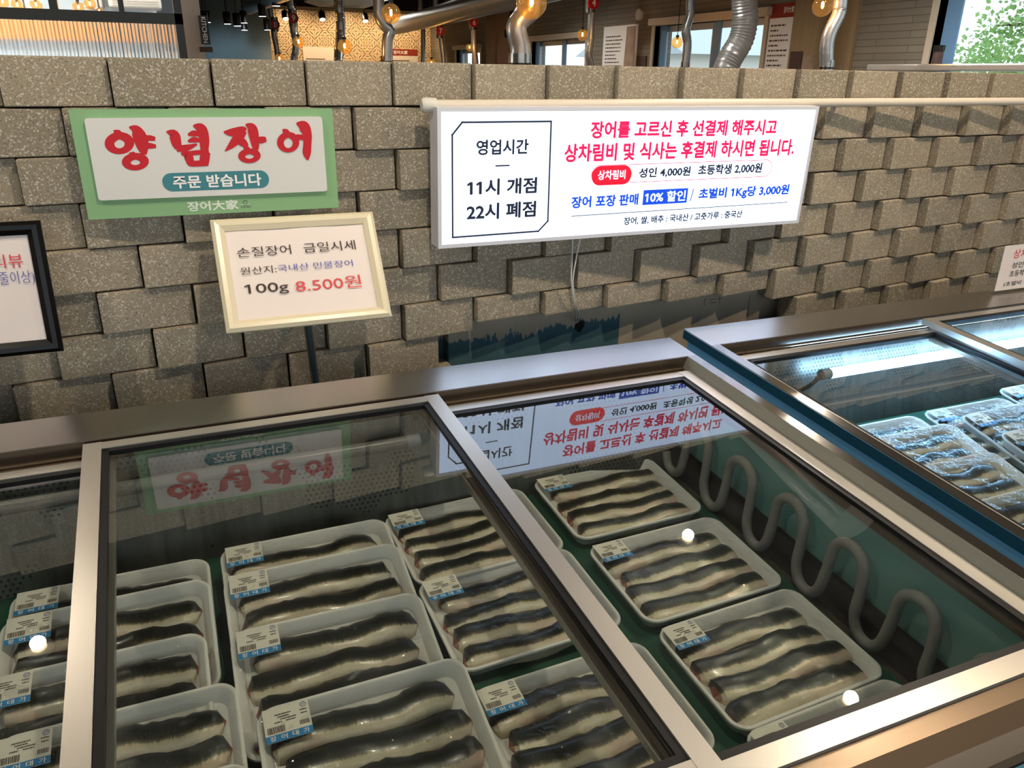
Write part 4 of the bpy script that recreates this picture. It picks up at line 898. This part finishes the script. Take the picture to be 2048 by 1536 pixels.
m = MB(); m.add([(1.98, 9.6, 2.40), (2.95, 9.6, 2.40), (2.95, 10.5, 2.40), (1.98, 10.5, 2.40), (2.15, 9.75, 2.34), (2.78, 9.75, 2.34), (2.78, 10.35, 2.34), (2.15, 10.35, 2.34), (1.98, 9.6, 2.70), (2.95, 9.6, 2.70), (2.95, 10.5, 2.70), (1.98, 10.5, 2.70)], [(7, 6, 5, 4), (0, 4, 5, 1), (1, 5, 6, 2), (2, 6, 7, 3), (3, 7, 4, 0), (0, 1, 9, 8), (1, 2, 10, 9), (2, 3, 11, 10), (3, 0, 8, 11), (8, 9, 10, 11)]); m.build('body', 'white_plastic', cs)
m = MB(); m.box((2.3, 9.9, 2.332), (2.63, 10.2, 2.339)); m.build('intake_grille', 'grey_paint', cs)
def canlamp(x, y, z, label, group, face='lamp_white', tilt=0.0, r=0.036, h=0.11, top=2.69):
    o = empty('spot_lamp', (x, y, z)); tag(o, label, 'lamp', group)
    a = Vector((0, -math.sin(tilt), math.cos(tilt)))
    p = Vector((x, y, z)); MB().tube([p, p + a * h * 0.9, p + a * h], [r, r, r * 0.8], 16).build('can', 'fixture_black', o, True)
    MB().tube([p - a * 0.001, p + a * 0.002], r * 0.86, 16).build('lens', face, o)
    q = p + a * h; MB().tube([q, (q.x, q.y, top)], 0.008, 6).build('stem', 'fixture_black', o)
for x, y, z in ((0.504, 7.5, 1.953), (0.661, 7.0, 1.921), (0.71, 6.5, 1.883), (0.817, 7.0, 1.935), (0.943, 6.5, 1.972), (1.014, 6.0, 2.032), (1.094, 7.5, 1.9), (0.46, 7.2, 1.93), (0.88, 7.7, 1.90)):
    canlamp(x, y, z, 'black cylindrical spot lamp hanging before the blue kitchen wall', 'kitchen spot lamps')
for x, z, lb in ((1.941, 2.27, 'left'), (2.522, 2.28, 'middle'), (3.222, 2.28, 'right')):
    canlamp(x, 12.2, z, 'black spot lamp aimed at the patterned tile wall, %s one of the three' % lb, 'spot lamps on the tile wall', 'lamp_face', -0.5, 0.055, 0.13, 2.45)
# ceiling downlights
for (x, y), lb in zip(DOWNLIGHTS, ('over the left end of the near freezer', 'over the middle of the near freezer', 'over the lit freezer', 'over the table with the widest duct', 'just behind the wall at right', 'added behind the wall for a highlight in the glass')):
    o = empty('ceiling_downlight', (x, y, 2.67)); tag(o, 'round warm ceiling downlight ' + lb, 'lamp', 'ceiling downlights')
    MB().tube([(x, y, 2.70), (x, y, 2.685)], 0.05, 24).build('trim_ring', 'white_plastic', o, True)
    MB().tube([(x, y, 2.684), (x, y, 2.68)], 0.028, 24).build('lens', 'lamp_face', o)

# things on the right wall and the tile wall
def rwall(name, y0, y1, z0, z1, mat, label, cat, th=0.012, xw=XR):
    o = MB().box((xw - th, y0, z0), (xw - 0.001, y1, z1)).build(name, mat); tag(o, label, cat); return o
def poster_r(y0, y1, z0, z1, label, red=0.0, photo=False, xw=XR):
    o = empty('wall_poster', (xw, (y0 + y1) / 2, z0)); tag(o, label, 'poster')
    MB().box((xw - 0.012, y0, z0), (xw - 0.002, y1, z1)).build('sheet', 'print_white', o)
    b = Board((xw - 0.012, y1, z0), (0, -1, 0), (0, 0, 1), 0.001); W_, H_ = y1 - y0, z1 - z0
    if red:
        m = MB(); b.rect(m, 0, H_ - red, W_, H_); m.build('red_header', 'poster_red', o)
        m = MB(); b.text(m, '장어大家', W_ * 0.55, H_ - red * 0.7, W_ * 0.97, H_ - red * 0.25, 0.02, 2.0); m.build('header_lettering', 'print_white', o)
    m = MB(); rg = random.Random(5); y = H_ - (red or 0.05) - 0.06
    while y > 0.02:
        x = W_ * 0.08; xe = W_ * rg.uniform(0.4, 0.62 if photo else 0.9)
        while x < xe: wd = rg.uniform(0.01, 0.04); b.rect(m, x, y, min(xe, x + wd), y + 0.012); x += wd + 0.008
        y -= 0.037
    m.build('small_print', 'poster_dark', o)
    if photo: m = MB(); b.poly(m, [(W_ * 0.7, H_ * 0.98), (W_ * 0.95, H_ * 0.98), (W_ * 0.98, 0.01), (W_ * 0.62, 0.01), (W_ * 0.66, H_ * 0.5)]); m.build('photo', 'poster_photo', o)
poster_r(5.80, 6.52, 1.2, 1.995, 'white poster with a photo strip between the two sliding windows', 0, True)
poster_r(3.475, 3.755, 1.0, 2.045, 'tall white menu poster with a red header beside the wooden pillar', 0.105)
rwall('smoke_detector', 5.70, 5.86, 2.02, 2.14, 'white_plastic', 'round white disc mounted on the wall above the poster', 'detector')
bpy.data.objects['smoke_detector'].data.clear_geometry()
m = MB().tube([(XR - 0.03, 5.78, 2.08), (XR - 0.001, 5.78, 2.08)], 0.055, 20); m.v = [tuple(Vector(p) - Vector((XR - 0.0065, 5.78, 2.02))) for p in m.v]
bpy.data.objects['smoke_detector'].data.from_pydata(m.v, [], m.f)
rwall('wall_speaker', 8.93, 8.98, 1.96, 2.06, 'fixture_black', 'small black speaker box on the far brown pillar', 'speaker', 0.10, XR - 0.12)
rwall('picture', 5.60, 5.78, 1.56, 1.69, 'poster_dark', 'small dark picture right of the white photo poster', 'picture')
rwall('picture', 3.30, 3.43, 1.54, 1.69, 'poster_dark', 'small dark picture card on the wooden pillar', 'picture', 0.01, XR - 0.03)
rwall('picture', 3.17, 3.285, 1.54, 1.66, 'poster_photo', 'small pale food photo card on the wooden pillar', 'picture', 0.01, XR - 0.03)
cup = empty('dispenser_cup', (4.40, 1.93, 1.588)); tag(cup, 'small brown canister with a dark lid standing on the steel ledge', 'canister')
MB().tube([(4.40, 1.93, 1.589), (4.40, 1.93, 1.66)], [0.032, 0.030], 18).build('body', 'poster_dark', cup, True)
MB().tube([(4.40, 1.93, 1.66), (4.40, 1.93, 1.695)], 0.034, 18).build('lid', 'fixture_black', cup, True)
def poster_b(x0, x1, z0, z1, label, red=False):
    o = empty('wall_poster', ((x0 + x1) / 2, 13.0, z0)); tag(o, label, 'poster')
    MB().box((x0, 12.985, z0), (x1, 12.998, z1)).build('sheet', 'paper', o)
    b = Board((x0, 12.985, z0), (1, 0, 0), (0, 0, 1), 0.002); W_, H_ = x1 - x0, z1 - z0
    if red:
        m = MB(); b.rect(m, 0, H_ - 0.11, W_, H_); m.build('red_header', 'poster_red', o)
        m = MB(); b.text(m, '장어大家', W_ * 0.15, H_ - 0.085, W_ * 0.65, H_ - 0.025, 0.02, 2.0); m.build('header_lettering', 'print_white', o)
    m = MB()
    for i in range(7): b.rect(m, W_ * 0.08, H_ - 0.2 - 0.075 * i, W_ * (0.9 if i % 3 else 0.7), H_ - 0.185 - 0.075 * i)
    m.build('small_print', 'poster_dark', o)
poster_b(2.29, 2.82, 1.3, 1.89, 'pale poster with lines of print on the patterned tile wall'); poster_b(3.80, 4.33, 1.3, 1.89, 'poster with a brown red header on the patterned tile wall', True)

# outside the windows
struct(MB().box((4.9, -20, -0.3), (40, 40, -0.2)).build('ground_outside', 'ground'))
def tree(x, y, h, r, label, n=2600, seed=1):
    rg = random.Random(seed); o = empty('tree', (x, y, -0.2)); tag(o, label, 'tree', 'trees outside the windows')
    m = MB(); m.tube(smooth_path([(x, y, -0.2), (x + 0.05, y, h * 0.4), (x - 0.05, y + 0.1, h * 0.95)]), [0.12 - 0.007 * i for i in range(13)], 10)
    tips = []
    for k in range(26):
        a = rg.uniform(0, 6.28); zz = h * rg.uniform(0.25, 0.9); L = r * rg.uniform(0.5, 1.0); e = Vector((x + L * math.cos(a), y + L * math.sin(a), zz + L * rg.uniform(0.1, 0.6)))
        m.tube([(x, y, zz), ((x + e.x) / 2, (y + e.y) / 2, (zz + e.z) / 2 + 0.05), e], [0.035, 0.022, 0.006], 6); tips.append(((x, y, zz), e))
    m.build('trunk', 'bark', o, True)
    f = MB()
    for k in range(n):
        b, e = rg.choice(tips); q = Vector(b).lerp(e, rg.uniform(0.35, 1.05)) + Vector((rg.gauss(0, .16), rg.gauss(0, .16), rg.gauss(0, .16)))
        d = Vector((rg.gauss(0, 1), rg.gauss(0, 1), rg.gauss(0, 0.7))).normalized(); s_ = Vector((rg.gauss(0, 1), rg.gauss(0, 1), rg.gauss(0, 1))).cross(d).normalized(); L = rg.uniform(0.04, 0.075); wd = L * 0.42
        f.add([q, q + d * L * 0.5 + s_ * wd, q + d * L, q + d * L * 0.5 - s_ * wd], [(0, 1, 2, 3)])
    fo = f.build('foliage', 'leaves', o)
tree(7.4, 1.9, 3.6, 1.25, 'leafy green tree outside the big window at right', 22000, 3)
tree(9.2, 4.55, 3.2, 1.2, 'green tree behind the right pane of the double window', 12000, 5)
tree(8.2, -1.2, 3.6, 1.2, 'tree outside the big window, nearer the front of the shop', 5000, 8)
tree(10.5, 7.0, 1.7, 0.8, 'low green shrub tree outside behind the slim clamped duct', 1800, 11)
hs = empty('house', (11, 13, -0.2)); tag(hs, 'pale house with a grey roof seen through the far window', 'house')
MB().box((9.5, 12.0, -0.2), (13, 16, 1.9)).build('wall', 'house_white', hs)
m = MB(); m.add([(9.2, 11.7, 1.9), (13.3, 11.7, 1.9), (13.3, 16.3, 1.9), (9.2, 16.3, 1.9), (9.2, 14.0, 2.7), (13.3, 14.0, 2.7)], [(0, 1, 5, 4), (2, 3, 4, 5), (0, 4, 3), (1, 2, 5), (3, 2, 1, 0)]); m.build('roof', 'house_roof', hs)
